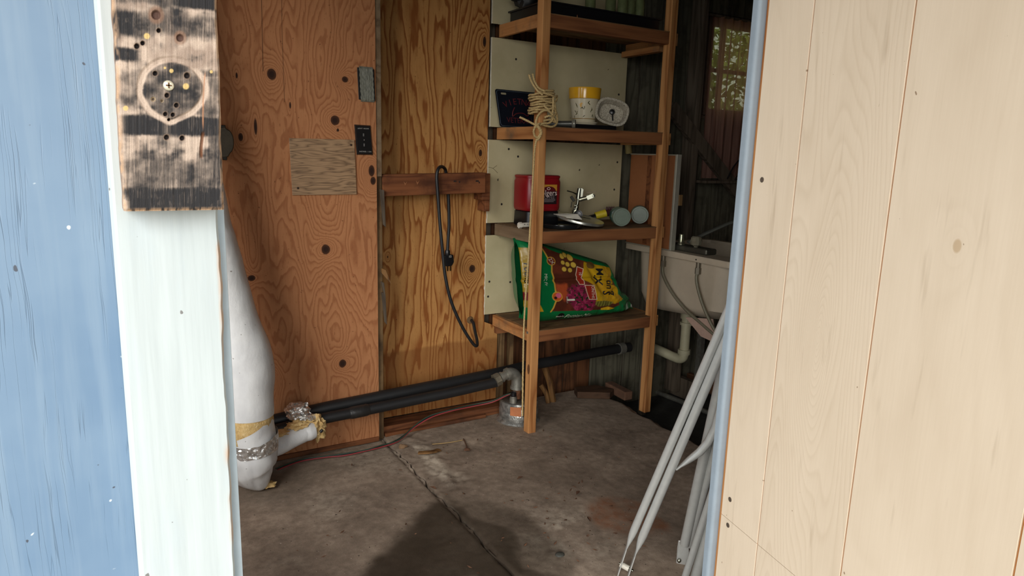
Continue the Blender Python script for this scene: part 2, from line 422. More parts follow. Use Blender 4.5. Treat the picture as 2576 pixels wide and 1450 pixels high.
for x0, x1, z0, z1, y in ((.955, .976, .90, 1.05, 2.600), (.955, .972, .62, .68, 2.598), (.958, .978, .50, .635, 2.600)):
    a = random.uniform(-.004, .004)
    MB().prism([(x0, y, z1), (x0 + .012, y, z0 + .01), (x1, y, z0), (x1 - .006, y, z1 - .004)], (0, .010, 0)).build('torn_strip', M_dark, wall_back)
MB().prism([(.957, 2.600, .735), (.972, 2.594, .728), (.990, 2.580, .672), (.958, 2.600, .715)], (0, .006, 0)).build('torn_strip', M_split, wall_back, label='curled brown splinter of veneer')
# sill plate under the golden sheet and board under the left sheet
MB().box((.966, 2.632, .002), (1.60, 2.722, .043)).build('sill_plate', M_plate, wall_back, bev=.004)
MB().box((.972, 2.612, .004), (1.46, 2.632, .020)).build('sill_plate', M_plate, wall_back, bev=.003)
MB().box((-.35, 2.590, .002), (.938, 2.600, .022)).build('base_board', M_plate, wall_back, bev=.003)
# open bay beyond the golden sheet: studs and rough vertical boards
MB().box((1.585, 2.738, .0), (1.622, 2.774, 2.2)).build('stud', M_stud, wall_back, bev=.002)
MB().box((1.655, 2.735, .0), (1.672, 2.774, .46)).build('stud', M_stud, wall_back, bev=.002)
x = 1.56; i = 0
rs = random.Random(9)
while x < 3.75:
    w = rs.choice([.085, .10, .115, .125]); x1 = x + w
    mat = M_sheath if x < 2.10 else M_sheath_grey
    zt = 2.2
    y = 2.775 + rs.uniform(0, .012)
    if 2.80 < x1 and x < 3.32:
        MB().box((x + .003, y, -.2), (x1 - .003, y + .014, 1.42)).build('sheathing_board', mat, wall_back, bev=.002)
        MB().box((x + .003, y, 1.97), (x1 - .003, y + .014, 2.2)).build('sheathing_board', mat, wall_back, bev=.002)
    else:
        MB().box((x + .003, y, -.2), (x1 - .003, y + .014, zt)).build('sheathing_board', mat, wall_back, bev=.002)
    x = x1; i += 1
for x in (2.72, 3.30): MB().box((x, 2.69, -.1), (x + .038, 2.775, 2.2)).build('stud', M_dark, wall_back, bev=.002)
MB().obox((2.55, 2.70, 1.46), (3.14, 2.70, .99), .03, .07, (0, 0, 1)).build('diagonal_brace', M_dark, wall_back, bev=.002)
MB().box((2.80, 2.66, 1.075), (3.30, 2.775, 1.09)).build('ledge', M_dark, wall_back, bev=.002)
MB().box((2.765, 2.55, -.135), (2.80, 2.775, -.02)).build('block', M_dark, wall_back)

# other walls, ceiling, ground outside
M_inwall = lumber("interior_boards", (176, 132, 88), (128, 90, 56), 'z')
WY0, WY1, WZ0, WZ1 = .92, 2.45, .50, 2.08     # added wide side window, out of view to the left, to brighten the room
wall_left = struct(MB().box((-.45, .76, -.3), (-.40, WY0, 2.25)).box((-.45, WY1, -.3), (-.40, 2.83, 2.25)).box((-.45, WY0, -.3), (-.40, WY1, WZ0)).box((-.45, WY0, WZ1), (-.40, WY1, 2.25)).build('wall_left', M_inwall))
added_window = struct(MB().box((-.46, WY0, WZ0), (-.39, WY1, WZ0 + .04)).box((-.46, WY0, WZ1 - .04), (-.39, WY1, WZ1)).box((-.46, WY0, WZ0 + .04), (-.39, WY0 + .04, WZ1 - .04)).box((-.46, WY1 - .04, WZ0 + .04), (-.39, WY1, WZ1 - .04)).build('added_window', M_inwall))
MB().box((-.44, (WY0 + WY1) / 2 - .015, WZ0 + .04), (-.41, (WY0 + WY1) / 2 + .015, WZ1 - .04)).build('mullion', M_inwall, added_window)
wall_right = struct(MB().box((3.85, .76, -.3), (3.9, 2.83, 2.25)).build('wall_right', M_inwall))
ceiling = struct(MB().box((-.8, .35, 2.25), (3.9, 2.9, 2.29)).build('ceiling', M_dark))
for y in (1.0, 1.45, 1.9, 2.35): MB().box((-.39, y, 2.15), (3.84, y + .038, 2.249)).build('rafter', M_dark, ceiling)
M_ground = plain('pale_trodden_ground', (150, 142, 124), .95, 0, .2, 3., .3)
ground = struct(MB().box((-12, -14, -.40), (12, .72, -.30)).build('ground', M_ground))
MB().box((-12, 2.95, -.45), (12, 14, -.35)).build('ground', M_ground)['kind'] = 'structure'

# ------------------------------------------------------------- front wall: painted siding, white trim, blue jambs
def blue_mat():
    g = G('blue_painted_siding'); o = g.obj()
    big = g.noise(o, 5., 4, .6)
    col = g.ramp(big, [(.3, lin((92, 118, 144))), (.7, lin((110, 133, 155)))])
    # fine vertical checks in the paint, denser to the left and low down
    v1 = g.noise(g.vm('MULTIPLY', g.vm('ADD', o, g.vm('MULTIPLY', g.noise(o, 7., 3), (0.012, 0, 0))), (1, 0, .022)), 120., 2., .6, .0)
    c1 = g.math('ABSOLUTE', g.math('SUBTRACT', v1, .5))
    line = g.ramp(c1, [(.0, 1.), (.008, .5), (.016, 0.)])
    brk = g.ramp(g.noise(g.vm('MULTIPLY', o, (1, 1, .12)), 34., 3, .6), [(.46, 0), (.56, 1)])
    line = g.math('MULTIPLY', line, brk)
    col = g.mix(g.math('MULTIPLY', line, .52), col, lin((62, 82, 102)))
    wash = g.noise(g.vm('MULTIPLY', o, (1, 1, .05)), 90., 3, .6)
    col = g.mix(g.ramp(wash, [(.45, 0), (.7, .35)]), col, lin((128, 147, 163)))
    sp = g.noise(o, 70., 1, .5)
    col = g.mix(g.ramp(sp, [(.765, 0), (.785, .9)]), col, lin((205, 212, 214)))
    sp2 = g.noise(g.vm('ADD', o, (3, 5, 1)), 80., 1, .5)
    col = g.mix(g.ramp(sp2, [(.785, 0), (.80, .9)]), col, lin((60, 62, 70)))
    g.bsdf(col, .5, 0, g.bump(g.math('SUBTRACT', g.math('MULTIPLY', wash, .3), line), .35, .001))
    return g.m
M_blue = blue_mat()
M_jamb = plain('blue_grey_jamb_paint', (116, 127, 136), .62, 0, .07, 25., .05)
def white_mat():
    g = G('white_painted_trim'); o = g.obj()
    n = g.noise(g.vm('MULTIPLY', o, (1, 1, .05)), 110., 4, .6)
    col = g.ramp(n, [(.3, lin((170, 178, 178))), (.7, lin((182, 190, 190)))])
    bl = g.ramp(g.noise(g.vm('MULTIPLY', o, (1, 1, .25)), 22., 4, .6), [(.52, 0), (.75, .35)])
    col = g.mix(bl, col, lin((168, 183, 193)))
    sp = g.noise(o, 85., 1, .5)
    col = g.mix(g.ramp(sp, [(.775, 0), (.79, .8)]), col, lin((90, 84, 80)))
    ch = g.attr('chip')
    col = g.mix(ch, col, lin((176, 150, 128)))
    g.bsdf(col, .45, 0, g.bump(n, .25, .001))
    return g.m
M_white = white_mat()
wall_front = struct(MB().box((-.47, .741, -.30), (.098, .757, 2.25)).box((.098, .745, 2.0), (.94, .757, 2.25)).box((.94, .745, -.30), (3.9, .757, 2.25)).build('wall_front', M_blue))
for x in (-.37, .02): MB().box((x, .759, -.2), (x + .038, .84, 2.24)).build('stud', M_inwall, wall_front)
for x in (1.12, 1.6, 2.2, 2.8, 3.4): MB().box((x, .759, -.2), (x + .038, .84, 2.24)).build('stud', M_inwall, wall_front)
MB().box((.02, .759, 2.0), (1.16, .84, 2.10)).build('header', M_inwall, wall_front)
# roof overhang above the door
eave = MB().box((-.7, -.62, 2.06), (3.9, .738, 2.10)); eave.build('roof_overhang', M_inwall, ceiling)

def trimboard():
    nu, nv = 40, 700
    z0, z1 = -.28, 2.2
    m = MB(); chip = []
    def fn(u, v):
        z = z0 + (z1 - z0) * v
        xl = .00955 - .0042 * (1.32 - z); xr = .1000 - .0080 * (1.13 - z)
        wob = (float(fbm(z * 24, 3., 5, 3)) - .5) * .0035
        if u > .97: xr += wob
        x = xl + (xr - xl) * u
        return (x, .722 + .0035 * max(0, (u - .985) / .015) + .004 * max(0, (.03 - u) / .03), z)
    m.grid(fn, nu, nv)
    us = np.tile(np.linspace(0, 1, nu), nv); zs = np.repeat(np.linspace(z0, z1, nv), nu)
    chip = sst(.965, 1.0, us + .05 * (fbm(zs * 30, zs * 0 + 2, 8, 3) - .5)) * sst(.42, .6, fbm(zs * 16, zs * 0, 11, 4))
    chip = np.maximum(chip, sst(.94, .965, us) * np.exp(-((zs - .885) / .010) ** 2))
    n0 = len(m.v); b = [(p[0], .7405, p[2]) for p in m.v]
    L = [j * nu for j in range(nv)]; Rr = [j * nu + nu - 1 for j in range(nv)]
    for col in (L, Rr):
        k = len(m.v); m.v += [b[i] for i in col]
        m.f += [(col[j], col[j + 1], k + j + 1, k + j) for j in range(nv - 1)]
    o = m.build('trim_1', M_white, smooth=False)
    at = o.data.attributes.new('chip', 'FLOAT', 'POINT'); at.data.foreach_set('value', np.concatenate([chip, np.zeros(len(m.v) - n0)]).astype(np.float32))
    return struct(o)
trimboard()
# right door frame: thin board with a rounded arris
def jamb_right():
    m = MB(); z0, z1 = -.28, 2.2; x0 = .8735; y0, y1 = .750, .7636
    prof = [(x0, y1)]
    for k in range(7):
        t = math.pi / 2 * k / 6; prof.append((x0 + .006 - .006 * math.cos(t), y0 + .006 - .006 * math.sin(t)))
    prof += [(.95, y0), (.95, y1)]
    m.prism([(x, y, z0) for x, y in prof], (0, 0, z1 - z0))
    return struct(m.build('trim_2', M_jamb, smooth=True))
jamb_right()
struct(MB().box((.0985, .7425, -.28), (.1080, .757, 2.0)).build('trim_3', plain('pale_blue_jamb_paint', (176, 190, 198), .5, 0, .06), bev=.001))

# ------------------------------------------------------------- the open door
def door_ply(name, amp, freq, seed, knots=(), con=.2):
    g = G(name); o = g.obj()
    sep = g.n('SeparateXYZ', {0: o}); sn = g.t.nodes[-1]; X, Z = sn.outputs[0], sn.outputs[2]
    p = g.n('CombineXYZ', {0: X, 1: seed, 2: Z})
    a = g.noise(g.vm('MULTIPLY', p, (3.2, 1, .55)), 2.2, 2., .4)
    h = g.math('MULTIPLY', a, amp)
    core = None
    for kx, kz, rx, rz, st in knots:
        d = g.n('VectorMath', {0: g.vm('MULTIPLY', g.vm('SUBTRACT', p, (kx, seed, kz)), (1 / rx, 0, 1 / rz))}, out=1, operation='LENGTH')
        h = g.math('ADD', h, g.math('MULTIPLY', g.math('POWER', 2.718, g.math('MULTIPLY', d, -.35)), st))
        if st < .55: core = d if core is None else g.math('MINIMUM', core, d)
    ln = g.ramp(g.math('FRACT', g.math('MULTIPLY', h, freq)), [(0, 0), (.55, .3), (.82, 1), (1, 0)])
    fib = g.noise(g.vm('MULTIPLY', p, (1, 1, .03)), 300., 3, .6)
    blot = g.noise(g.vm('MULTIPLY', p, (1.5, 1, .5)), 6., 4, .6)
    f = g.math('ADD', g.math('MULTIPLY', ln, con), g.math('MULTIPLY', fib, .30))
    f = g.math('ADD', f, g.math('MULTIPLY', g.math('SUBTRACT', blot, .35), .7))
    col = g.ramp(f, [(.15, lin((208, 191, 168))), (.55, lin((196, 178, 154))), (.95, lin((176, 150, 121)))])
    stk = g.noise(g.vm('MULTIPLY', p, (1, 1, .10)), 46., 3, .6)
    col = g.mix(g.ramp(stk, [(.63, 0), (.80, .5)]), col, lin((138, 116, 88)))
    sp = g.noise(p, 90., 1, .5)
    col = g.mix(g.ramp(sp, [(.775, 0), (.79, .8)]), col, lin((122, 96, 70)))
    if core is not None: col = g.mix(g.ramp(core, [(.7, .7), (1.3, 0)]), col, lin((172, 146, 112)))
    g.bsdf(col, .6, 0, g.bump(f, .2, .0008), Specular_IOR_Level=.3)
    return g.m
door = bpy.data.objects.new('door_1', None); COL.objects.link(door)
door.location = (.884, .742, 0); door['kind'] = 'structure'; door['_local'] = 1
door.rotation_euler = (0, 0, math.atan2(-.974, -.227))
M_dp = [door_ply('pale_door_veneer_a', 1.6, 9, 1.3, con=.10), door_ply('pale_door_veneer_b', 2.2, 16, 4.2, ((.175, .96, .012, .06, 1.3),), con=.22), door_ply('pale_door_veneer_c', 1.5, 8, 9.4, ((.362, 1.115, .006, .009, .5), (.30, .60, .022, .014, .5)), con=.08)]
M_edge = lumber('orange_ply_edge', (206, 142, 84), (160, 92, 46), 'z', freq=6.)
M_groove = plain('orange_groove', (196, 128, 66), .7, 0, .1)
MB().box((.0, .0023, .02), (.775, .0065, 1.96)).build('groove_backing', M_groove, door)
MB().box((.012, .0066, .0), (.775, .036, 1.97)).build('door_frame', M_jamb, door, bev=.002)
xs = [0., .097, .265, .479, .70, .775]
for (z0, z1) in ((.03, .5995), (.6005, 1.95)):
    for i in range(5):
        a = xs[i] + (.0013 if i else 0); b = xs[i + 1] - .0013
        m = MB()
        if i == 0: m.prism([(a, 0, z0), (b - .0002, 0, z0), (b, .0002, z0), (b, .0022, z0), (a, .0022, z0)], (0, 0, z1 - z0))
        else: m.prism([(a + .0002, 0, z0), (b - .0002, 0, z0), (b, .0002, z0), (b, .0022, z0), (a, .0022, z0), (a, .0002, z0)], (0, 0, z1 - z0))
        m.build('plank', M_dp[min(i, 2)] if i != 4 else M_dp[0], door)
# raw plywood edge: three veneer lines on a shallow bevel
for k in range(3):
    x0, y0 = -.0060 * k, .0002 + .0020 * k
    m = MB(); m.prism([(x0, y0, .03), (x0 - .0057, y0 + .0019, .03), (x0 - .0057, y0 + .0042, .03), (x0, y0 + .0042, .03)], (0, 0, 1.92))
    m.build('veneer_edge', M_edge, door)
M_screw = plain('dull_screw', (96, 84, 72), .5, .5, .2)
for (lx, lz) in ((.0225, 1.172), (.0195, .637), (.0205, .590)):
    MB().lathe([(.0042, 0), (.0042, .0008), (.0030, .0012), (.0012, .0006), (.0, .0006)], (lx, .0002, lz), (0, -1, 0), 16).build('screw', M_screw, door, smooth=True)
# ------------------------------------------------------------- charred wooden turn block on the trim
M_col = {}
def colmat(name, rough=.7, bump=0., metal=0., fine=0., **kw):
    g = G(name); c = g.attr('col', 'Color'); nrm = None
    o = g.obj()
    if fine:
        n = g.noise(o, fine, 3, .6); c = g.mix(.25, c, g.mix(n, (0, 0, 0), (1, 1, 1)), 'OVERLAY')
        nrm = g.bump(n, bump, .0008) if bump else None
    g.bsdf(c, rough, metal, nrm, **kw); return g.m
def block():
    a00, a01, a02 = -.06687453563214331, .00031196417792211684, -2.0450286091210844e-05
    b00, b01, b02 = 1.313402094582261, 1.8835111787959428e-05, -.0003369306615932053
    zb, zt = 1.1418, 1.46
    nu, nv = 200, 640
    U, V = np.meshgrid(np.linspace(0, 1, nu), np.linspace(0, 1, nv))
    z = zb + (zt - zb) * V
    xl = .0182 + .0042 * (z - zb) / .173 + (fbm(z * 55, z * 0, 3, 3) - .5) * .0016
    xr = .1000 + .0022 * (z - zb) / .173 + (fbm(z * 45, z * 0 + 4, 6, 3) - .5) * .0018
    x = xl + (xr - xl) * U
    det = a01 * b02 - a02 * b01
    s = ((x - a00) * b02 - a02 * (z - b00)) / det
    t = (a01 * (z - b00) - b01 * (x - a00)) / det
    tt = t - .055 * (s - 420) + 10 * (fbm(s / 60, t / 60, 2, 3) - .5)
    grain = fbm(s / 5.0, t / 160, 1, 4); grain2 = fbm(s / 2.2, t / 60, 5, 3)
    blot = fbm(s / 40, t / 28, 7, 4)
    dark = np.zeros_like(s)
    def band(t0, t1, amt, s0=200, s1=600, sf=25, soft=7):
        m = sst(t0 - soft, t0 + soft, tt) * sst(t1 + soft, t1 - soft, tt) * sst(s0 - sf, s0 + sf, s) * sst(s1 + sf, s1 - sf, s)
        np.maximum(dark, amt * m, out=dark)
    band(-400, -30, .55); band(-22, 14, .95, 425, 600); band(-20, 20, .5, 280, 430)
    band(38, 100, .95, 270, 352, 30, 12); band(30, 85, .55, 352, 560, 30, 14); band(128, 158, .95, 275, 348, 16, 6)
    band(165, 185, .55, 470, 560); band(185, 280, .30, 285, 345, 20, 20); band(180, 330, .45, 495, 560, 18, 20)
    band(288, 338, 1.0, 305, 415, 20); band(288, 336, .95, 415, 565, 20); band(240, 285, .5, 480, 570, 15)
    band(395, 445, .55, 330, 420, 30, 14); band(385, 470, .50, 300, 430, 20, 20); band(330, 530, .65, 530, 580, 10, 20)
    band(470, 560, 1.0, 318, 560, 14, 12); band(400, 560, .5, 310, 560, 30, 30)
    light = np.clip(.55 * sst(.42, .62, grain) + .55 * sst(.45, .66, grain2) * sst(.4, .6, blot), 0, 1)
    d = np.clip(dark * (1.12 - .50 * light) + (1 - dark) * (.36 + 1.5 * (blot - .5)) + .5 * (grain - .5) + .4 * (grain2 - .5), 0, 1)
    # knot ring, pointed below
    cx, cy = 428., 221.
    dx = (s - cx) / 1.06; dy = t - cy; ang = np.arctan2(dy, dx)
    rr = np.hypot(dx, dy) * (1 + .05 * (fbm(ang * 2 + 9, ang * 0, 12, 3) - .5)) / (1 + .10 * np.exp(-((ang - 1.62) / .22) ** 2) + .10 * np.exp(-((ang + .1) / .5) ** 2))
    disk = sst(70, 64, rr); ring = sst(66, 72, rr) * sst(86, 78, rr)
    d = np.where(disk > 0, d * (1 - disk) + disk * (.66 + .9 * (blot - .5) + .25 * (grain2 - .5)), d)
    d = d * (1 - ring * .92) + ring * .06
    # pale dots where the fibres were torn
    d = sst(.06, .92, d)
    L = np.array(lin((180, 160, 143))); D = np.array(lin((24, 22, 24))); Br = np.array(lin((92, 68, 54)))
    c = L[None, None] * (1 - d[..., None]) + D[None, None] * d[..., None]
    warm = sst(.5, .7, fbm(s / 50, t / 70, 19, 3)) * .45 * (1 - d)
    c = c * (1 - warm[..., None]) + Br * warm[..., None]
    y = np.full_like(s, .684)
    y -= .0007 * (grain - .5) + .0012 * (blot - .5) * 0
    y += .0010 * ring - .0004 * disk
    def spot(sx, sy, r, col, depth=0., amt=1., ax=1., ay=1.):
        nonlocal c, y
        q = np.hypot((s - sx) / ax, (t - sy) / ay); m = sst(r * 1.25, r * .8, q)[..., None] * amt
        c = c * (1 - m) + np.array(lin(col)) * m
        y = y + depth * sst(r * 1.2, r * .6, q)
    hole = (34, 24, 22); yel = (206, 176, 112)
    for sx, sy, r in ((357, 109, 5), (343, 117, 6), (396, 77, 5), (467, 186, 7), (387, 182, 5.5), (416, 236, 5.5), (440, 261, 5.5), (412, 283, 5), (431, 285, 5), (415, 342, 6), (455, 345, 6), (421, 297, 3.5)): 
        spot(sx, sy, r * 1.45, (120, 98, 80), 0, .6); spot(sx, sy, r, hole, .004)
    for sx, sy, r in ((390, 40, 11), (449, 93, 9)): spot(sx, sy, r * 1.9, (132, 98, 76), 0, .6, .9); spot(sx, sy, r, (74, 48, 38), .0025, .9)
    for sx, sy, r in ((367, 92, 7), (427, 175, 5), (411, 168, 3), (464, 213, 7.5), (315, 268, 6), (530, 175, 4)): spot(sx, sy, r, yel, 0, .85)
    for sx, sy, r in ((382, 246, 6), (404, 250, 4)): spot(sx, sy, r, (150, 130, 100), .001, .8); spot(sx, sy, r * .5, (70, 56, 50), .001, .9)
    crack = sst(5.5, 2, np.abs(s - 508 - 3 * np.sin(t / 22))) * sst(326, 340, t) * sst(404, 388, t)
    c = c * (1 - .85 * crack[..., None]) + np.array(lin((112, 66, 32))) * .85 * crack[..., None]; y += .002 * crack
    ln = sst(3, 1, np.abs(s - 513 - 4 * np.sin(t / 60))) * sst(170, 190, t) * sst(330, 300, t) * .7
    c = c * (1 - ln[..., None]) + np.array(lin((168, 118, 84))) * ln[..., None]
    eb = np.maximum(sst(.965, 1., U + .02 * (grain2 - .5)), sst(.05, .0, U))
    eb = np.maximum(eb, sst(.012, .0, V)); nz = sst(.3, .6, fbm(s / 9, t / 30, 30, 3))
    c = c * (1 - .75 * (eb * nz)[..., None]) + np.array(lin((188, 152, 118))) * .75 * (eb * nz)[..., None]
    y += .0022 * sst(.97, 1., U) ** 2 + .003 * sst(.05, 0, U) ** 2 + .0016 * sst(.008, 0, V)
    m = MB(); m.v = list(zip(x.ravel().tolist(), y.ravel().tolist(), z.ravel().tolist()))
    m.f = [(j * nu + i, j * nu + i + 1, (j + 1) * nu + i + 1, (j + 1) * nu + i) for j in range(nv - 1) for i in range(nu - 1)]
    cc = c.reshape(-1, 3)
    ring_i = [i for i in range(nu)] + [j * nu + nu - 1 for j in range(1, nv)] + [(nv - 1) * nu + i for i in range(nu - 2, -1, -1)] + [j * nu for j in range(nv - 2, 0, -1)]
    n0 = len(m.v); m.v += [(m.v[i][0], .7218, m.v[i][2]) for i in ring_i]; k = len(ring_i)
    m.f += [(ring_i[i], n0 + i, n0 + (i + 1) % k, ring_i[(i + 1) % k]) for i in range(k)]
    m.c = np.concatenate([cc, np.tile(np.array(lin((150, 120, 98))), (k, 1))])
    root = thing('wooden_latch_block', 'charred knotty wooden block screwed onto the white trim board', 'wood block', (.06, .7218, 1.1418))
    b = m.build('block', colmat('charred_wood', .8, .3, 0, 900.), root, smooth=False, fixn=False)
    M_sc = plain('pale_zinc_screw', (226, 220, 196), .35, .5, .05)
    sc = MB().lathe([(.0044, .0), (.0044, .0012), (.0038, .0022), (.0022, .0027), (.0, .0028)], (.0598, .6842, 1.2500), (0, -1, 0), 24)
    so = sc.build('screw', M_sc, root, smooth=True)
    MB().box((.0575, .6806, 1.2494), (.0621, .6815, 1.2506)).box((.0592, .6806, 1.2477), (.0604, .6815, 1.2523)).build('cross_slot', plain('slot_dirt', (96, 70, 44), .9), so)
block()

# ------------------------------------------------------------- fittings on the plywood
def patch():
    g = G('grey_brown_plank_print'); o = g.obj()
    n = g.noise(g.vm('MULTIPLY', o, (.9, 1, 6.5)), 3.6, 2.5, .5)
    r = g.math('PINGPONG', g.math('MULTIPLY', n, 26.), 1.)
    fib = g.noise(g.vm('MULTIPLY', o, (.04, 1, 1)), 300., 3, .6)
    f = g.math('ADD', g.math('MULTIPLY', g.math('POWER', r, 2.), .6), g.math('MULTIPLY', g.math('SUBTRACT', fib, .3), .6))
    col = g.ramp(f, [(.0, lin((166, 134, 100))), (.85, lin((98, 74, 52)))])
    g.bsdf(col, .5, 0, g.bump(f, .2, .001))
    root = thing('wood_patch_board', 'square grey-brown wood-grain patch screwed onto the reddish plywood', 'board', (.73, 2.598, 1.03))
    MB().prism([(.6095, 2.5995, 1.2345), (.851, 2.5995, 1.237), (.857, 2.5995, 1.031), (.6145, 2.5995, 1.029)], (0, -.0055, 0)).build('board', g.m, root, bev=.001)
    for x, z in ((.635, 1.055), (.838, 1.217)):
        MB().lathe([(.0042, 0), (.0042, .001), (.002, .0016), (0, .0012)], (x, 2.594, z), (0, -1, 0), 14).build('screw', plain('dark_screw', (60, 44, 34), .5, .5), root, smooth=True)
patch()
def cleat():
    root = MB().prism([(.968, 2.612, 1.021), (1.432, 2.612, 1.033), (1.432, 2.612, 1.119), (.968, 2.612, 1.107)], (0, .040, 0)).build('cross_board', M_brown, None, bev=.003)
    tag(root, 'brown horizontal board with a black cord hung over it', 'board')
    MB().box((1.432, 2.64, 1.0), (1.47, 2.72, 1.115)).build('nailer_block', M_brown, root, bev=.002)
    MB().box((1.452, 2.65, .95), (1.475, 2.722, 1.0)).build('nailer_block', M_brown, root, bev=.002)
    msp = plain('splinter_brown', (150, 96, 58), .8)
    for x, z in ((1.065, 1.074), (1.118, 1.078)):
        MB().prism([(x - .008, 2.6118, z + .006), (x - .002, 2.6118, z - .010), (x + .007, 2.6118, z + .006), (x - .001, 2.6118, z - .002)], (0, -.0012, 0)).build('torn_splinter', msp, root)
    md = plain('old_nail_scar', (44, 28, 20), .9)
    for x, z, w in ((1.285, 1.083, .012), (1.306, 1.080, .006), (1.390, 1.084, .014), (1.40, 1.078, .005)):
        MB().box((x - w / 2, 2.6105, z - .004), (x + w / 2, 2.6122, z + .003)).build('nail_scar', md, root)
cleat()
def switchplate():
    root = thing('switch_plate', 'black switch plate with small white lettering on the plywood', 'switch plate', (.888, 2.60, 1.24))
    x0, x1, z0, z1 = .856, .922, 1.181, 1.2935
    m = MB(); d = .004
    pb = [(x0 - .003, z1), (x1 - .005, z1 - .001), (x1 + .003, z0 + .0005), (x0 + .005, z0)]
    pf = [(x0 - .003 + d, z1 - d), (x1 - .005 - d, z1 - d - .001), (x1 + .003 - d, z0 + d), (x0 + .005 + d, z0 + d)]
    m.add([(x, 2.5995, z) for x, z in pb] + [(x, 2.5935, z) for x, z in pf], [(0, 1, 5, 4), (1, 2, 6, 5), (2, 3, 7, 6), (3, 0, 4, 7), (4, 5, 6, 7)])
    p = m.build('cover', plain('black_enamel', (24, 22, 22), .3, 0, .1), root)
    mt = plain('faded_white_print', (170, 166, 158), .6); md = plain('switch_lever', (96, 94, 92), .4)
    cx, cz = .889, 1.237
    for dz in (.019, -.0185):
        MB().box((cx - .0036 - dz * .05, 2.5905, cz + dz - .0055), (cx + .0012 - dz * .05, 2.5938, cz + dz + .0055)).build('switch_lever', md, root, bev=.0008)
    MB().lathe([(.0016, 0), (.0016, .0006), (0, .0008)], (cx, 2.5936, cz), (0, -1, 0), 12).build('screw', mt, root)
    textmesh('LIGHT  ROOM', .0068, lambda a, b: (cx - .003 + a, 2.5930, cz + .0425 + b)).build('lettering', mt, p)
    textmesh('SHOWER  1 ON', .0068, lambda a, b: (cx + .004 + a, 2.5930, cz - .0435 + b)).build('lettering', mt, p)
switchplate()
def taped():
    root = thing('taped_outlet_cover', 'outlet cover sealed with a strip of grey tape above the black switch plate', 'outlet cover', (.90, 2.60, 1.44))
    MB().prism([(.8665, 2.5995, 1.502), (.9315, 2.5995, 1.500), (.9355, 2.5995, 1.384), (.8715, 2.5995, 1.386)], (0, -.006, 0)).build('cover', M_blackpl, root, bev=.001)
    g = G('wrinkled_grey_tape'); o = g.obj()
    n = g.noise(g.vm('MULTIPLY', o, (1.4, 1, .5)), 120., 4, .6)
    g.bsdf(g.ramp(n, [(.3, lin((98, 98, 88))), (.7, lin((138, 138, 124)))]), .35, .2, g.bump(n, .8, .003))
    def fn(u, v):
        x = .8725 + .053 * u + .006 * (1 - v); z = 1.379 + .128 * v
        e = min(v, 1 - v)
        return (x + .001 * math.sin(v * 40), 2.5932 + .005 * max(0, (.06 - e) / .06) - .0012 * float(fbm(u * 5, v * 9, 4, 3)), z)
    MB().grid(fn, 24, 40).build('tape_strip', g.m, root, smooth=True)
taped()
def bracket():
    root = thing('half_round_fitting', 'dark half-round metal fitting on the plywood beside the charred block', 'fitting', (.39, 2.60, 1.21))
    m = MB(); pts = [(.375, 1.262), (.392, 1.265)]
    for k in range(9):
        t = k / 8; a = math.pi * (.5 - t * .9); pts.append((.398 + .021 * math.cos(a), 1.215 + .042 * math.sin(a)))
    pts += [(.398, 1.163), (.375, 1.160)]
    m.prism([(x, 2.599, z) for x, z in pts], (0, -.020, 0)); m.build('housing', plain('dull_dark_bronze', (84, 76, 62), .5, .4, .2), root, bev=.003)
    MB().box((.380, 2.580, 1.152), (.394, 2.599, 1.270)).build('flange', plain('dark_iron', (46, 44, 40), .5, .5, .2), root, bev=.002)
bracket()

# black cord hung over the cross board
def cord():
    root = thing('black_power_cord', 'black power cord looped over the brown cross board with its plug hanging', 'cord', (1.24, 2.60, .40))
    pts = [(1.300, 2.70, .350), (1.372, 2.66, .352), (1.395, 2.612, .385)]
    a = [(1.428, 2.716, .447), (1.425, 2.69, .44), (1.420, 2.665, .412), (1.411, 2.625, .375), (1.397, 2.602, .358), (1.372, 2.598, .378), (1.322, 2.598, .455), (1.270, 2.598, .565), (1.240, 2.598, .675), (1.226, 2.598, .779), (1.211, 2.598, .913),
         (1.201, 2.598, 1.028), (1.196, 2.599, 1.10), (1.205, 2.604, 1.132), (1.226, 2.622, 1.141), (1.252, 2.650, 1.136), (1.268, 2.663, 1.115), (1.280, 2.664, 1.02), (1.285, 2.664, .905), (1.282, 2.664, .84), (1.279, 2.664, .775)]
    MB().tube(catmull(a, 8), .0068, 12).build('cable', M_black, root, smooth=True)
    p = MB().lathe([(.010, 0), (.012, -.006), (.0125, -.022), (.011, -.024)], (1.279, 2.664, .785), (0, 0, 1), 18).build('plug', M_blackpl, root, smooth=True)
    MB().prism([(1.257, 2.652, .764), (1.303, 2.652, .766), (1.307, 2.652, .733), (1.297, 2.652, .716), (1.268, 2.652, .715), (1.258, 2.652, .735)], (0, .026, 0)).build('plug_body', M_blackpl, root, bev=.005, seg=3)
    mp = plain('print_white', (206, 200, 190), .5)
    textmesh('15', .014, lambda x, y: (1.286 + x, 2.6515, .7585 + y)).build('lettering', mp, p)
    for x in (1.276, 1.290): MB().box((x, 2.660, .694), (x + .007, 2.664, .716)).build('prong', plain('brass_prong', (96, 72, 40), .4, .8), root)
    MB().lathe([(.017, 0), (.015, -.006), (.0, -.008)], (1.425, 2.722, .447), (0, 1, 0), 18).build('wall_grommet', M_stud, root, smooth=True)
cord()

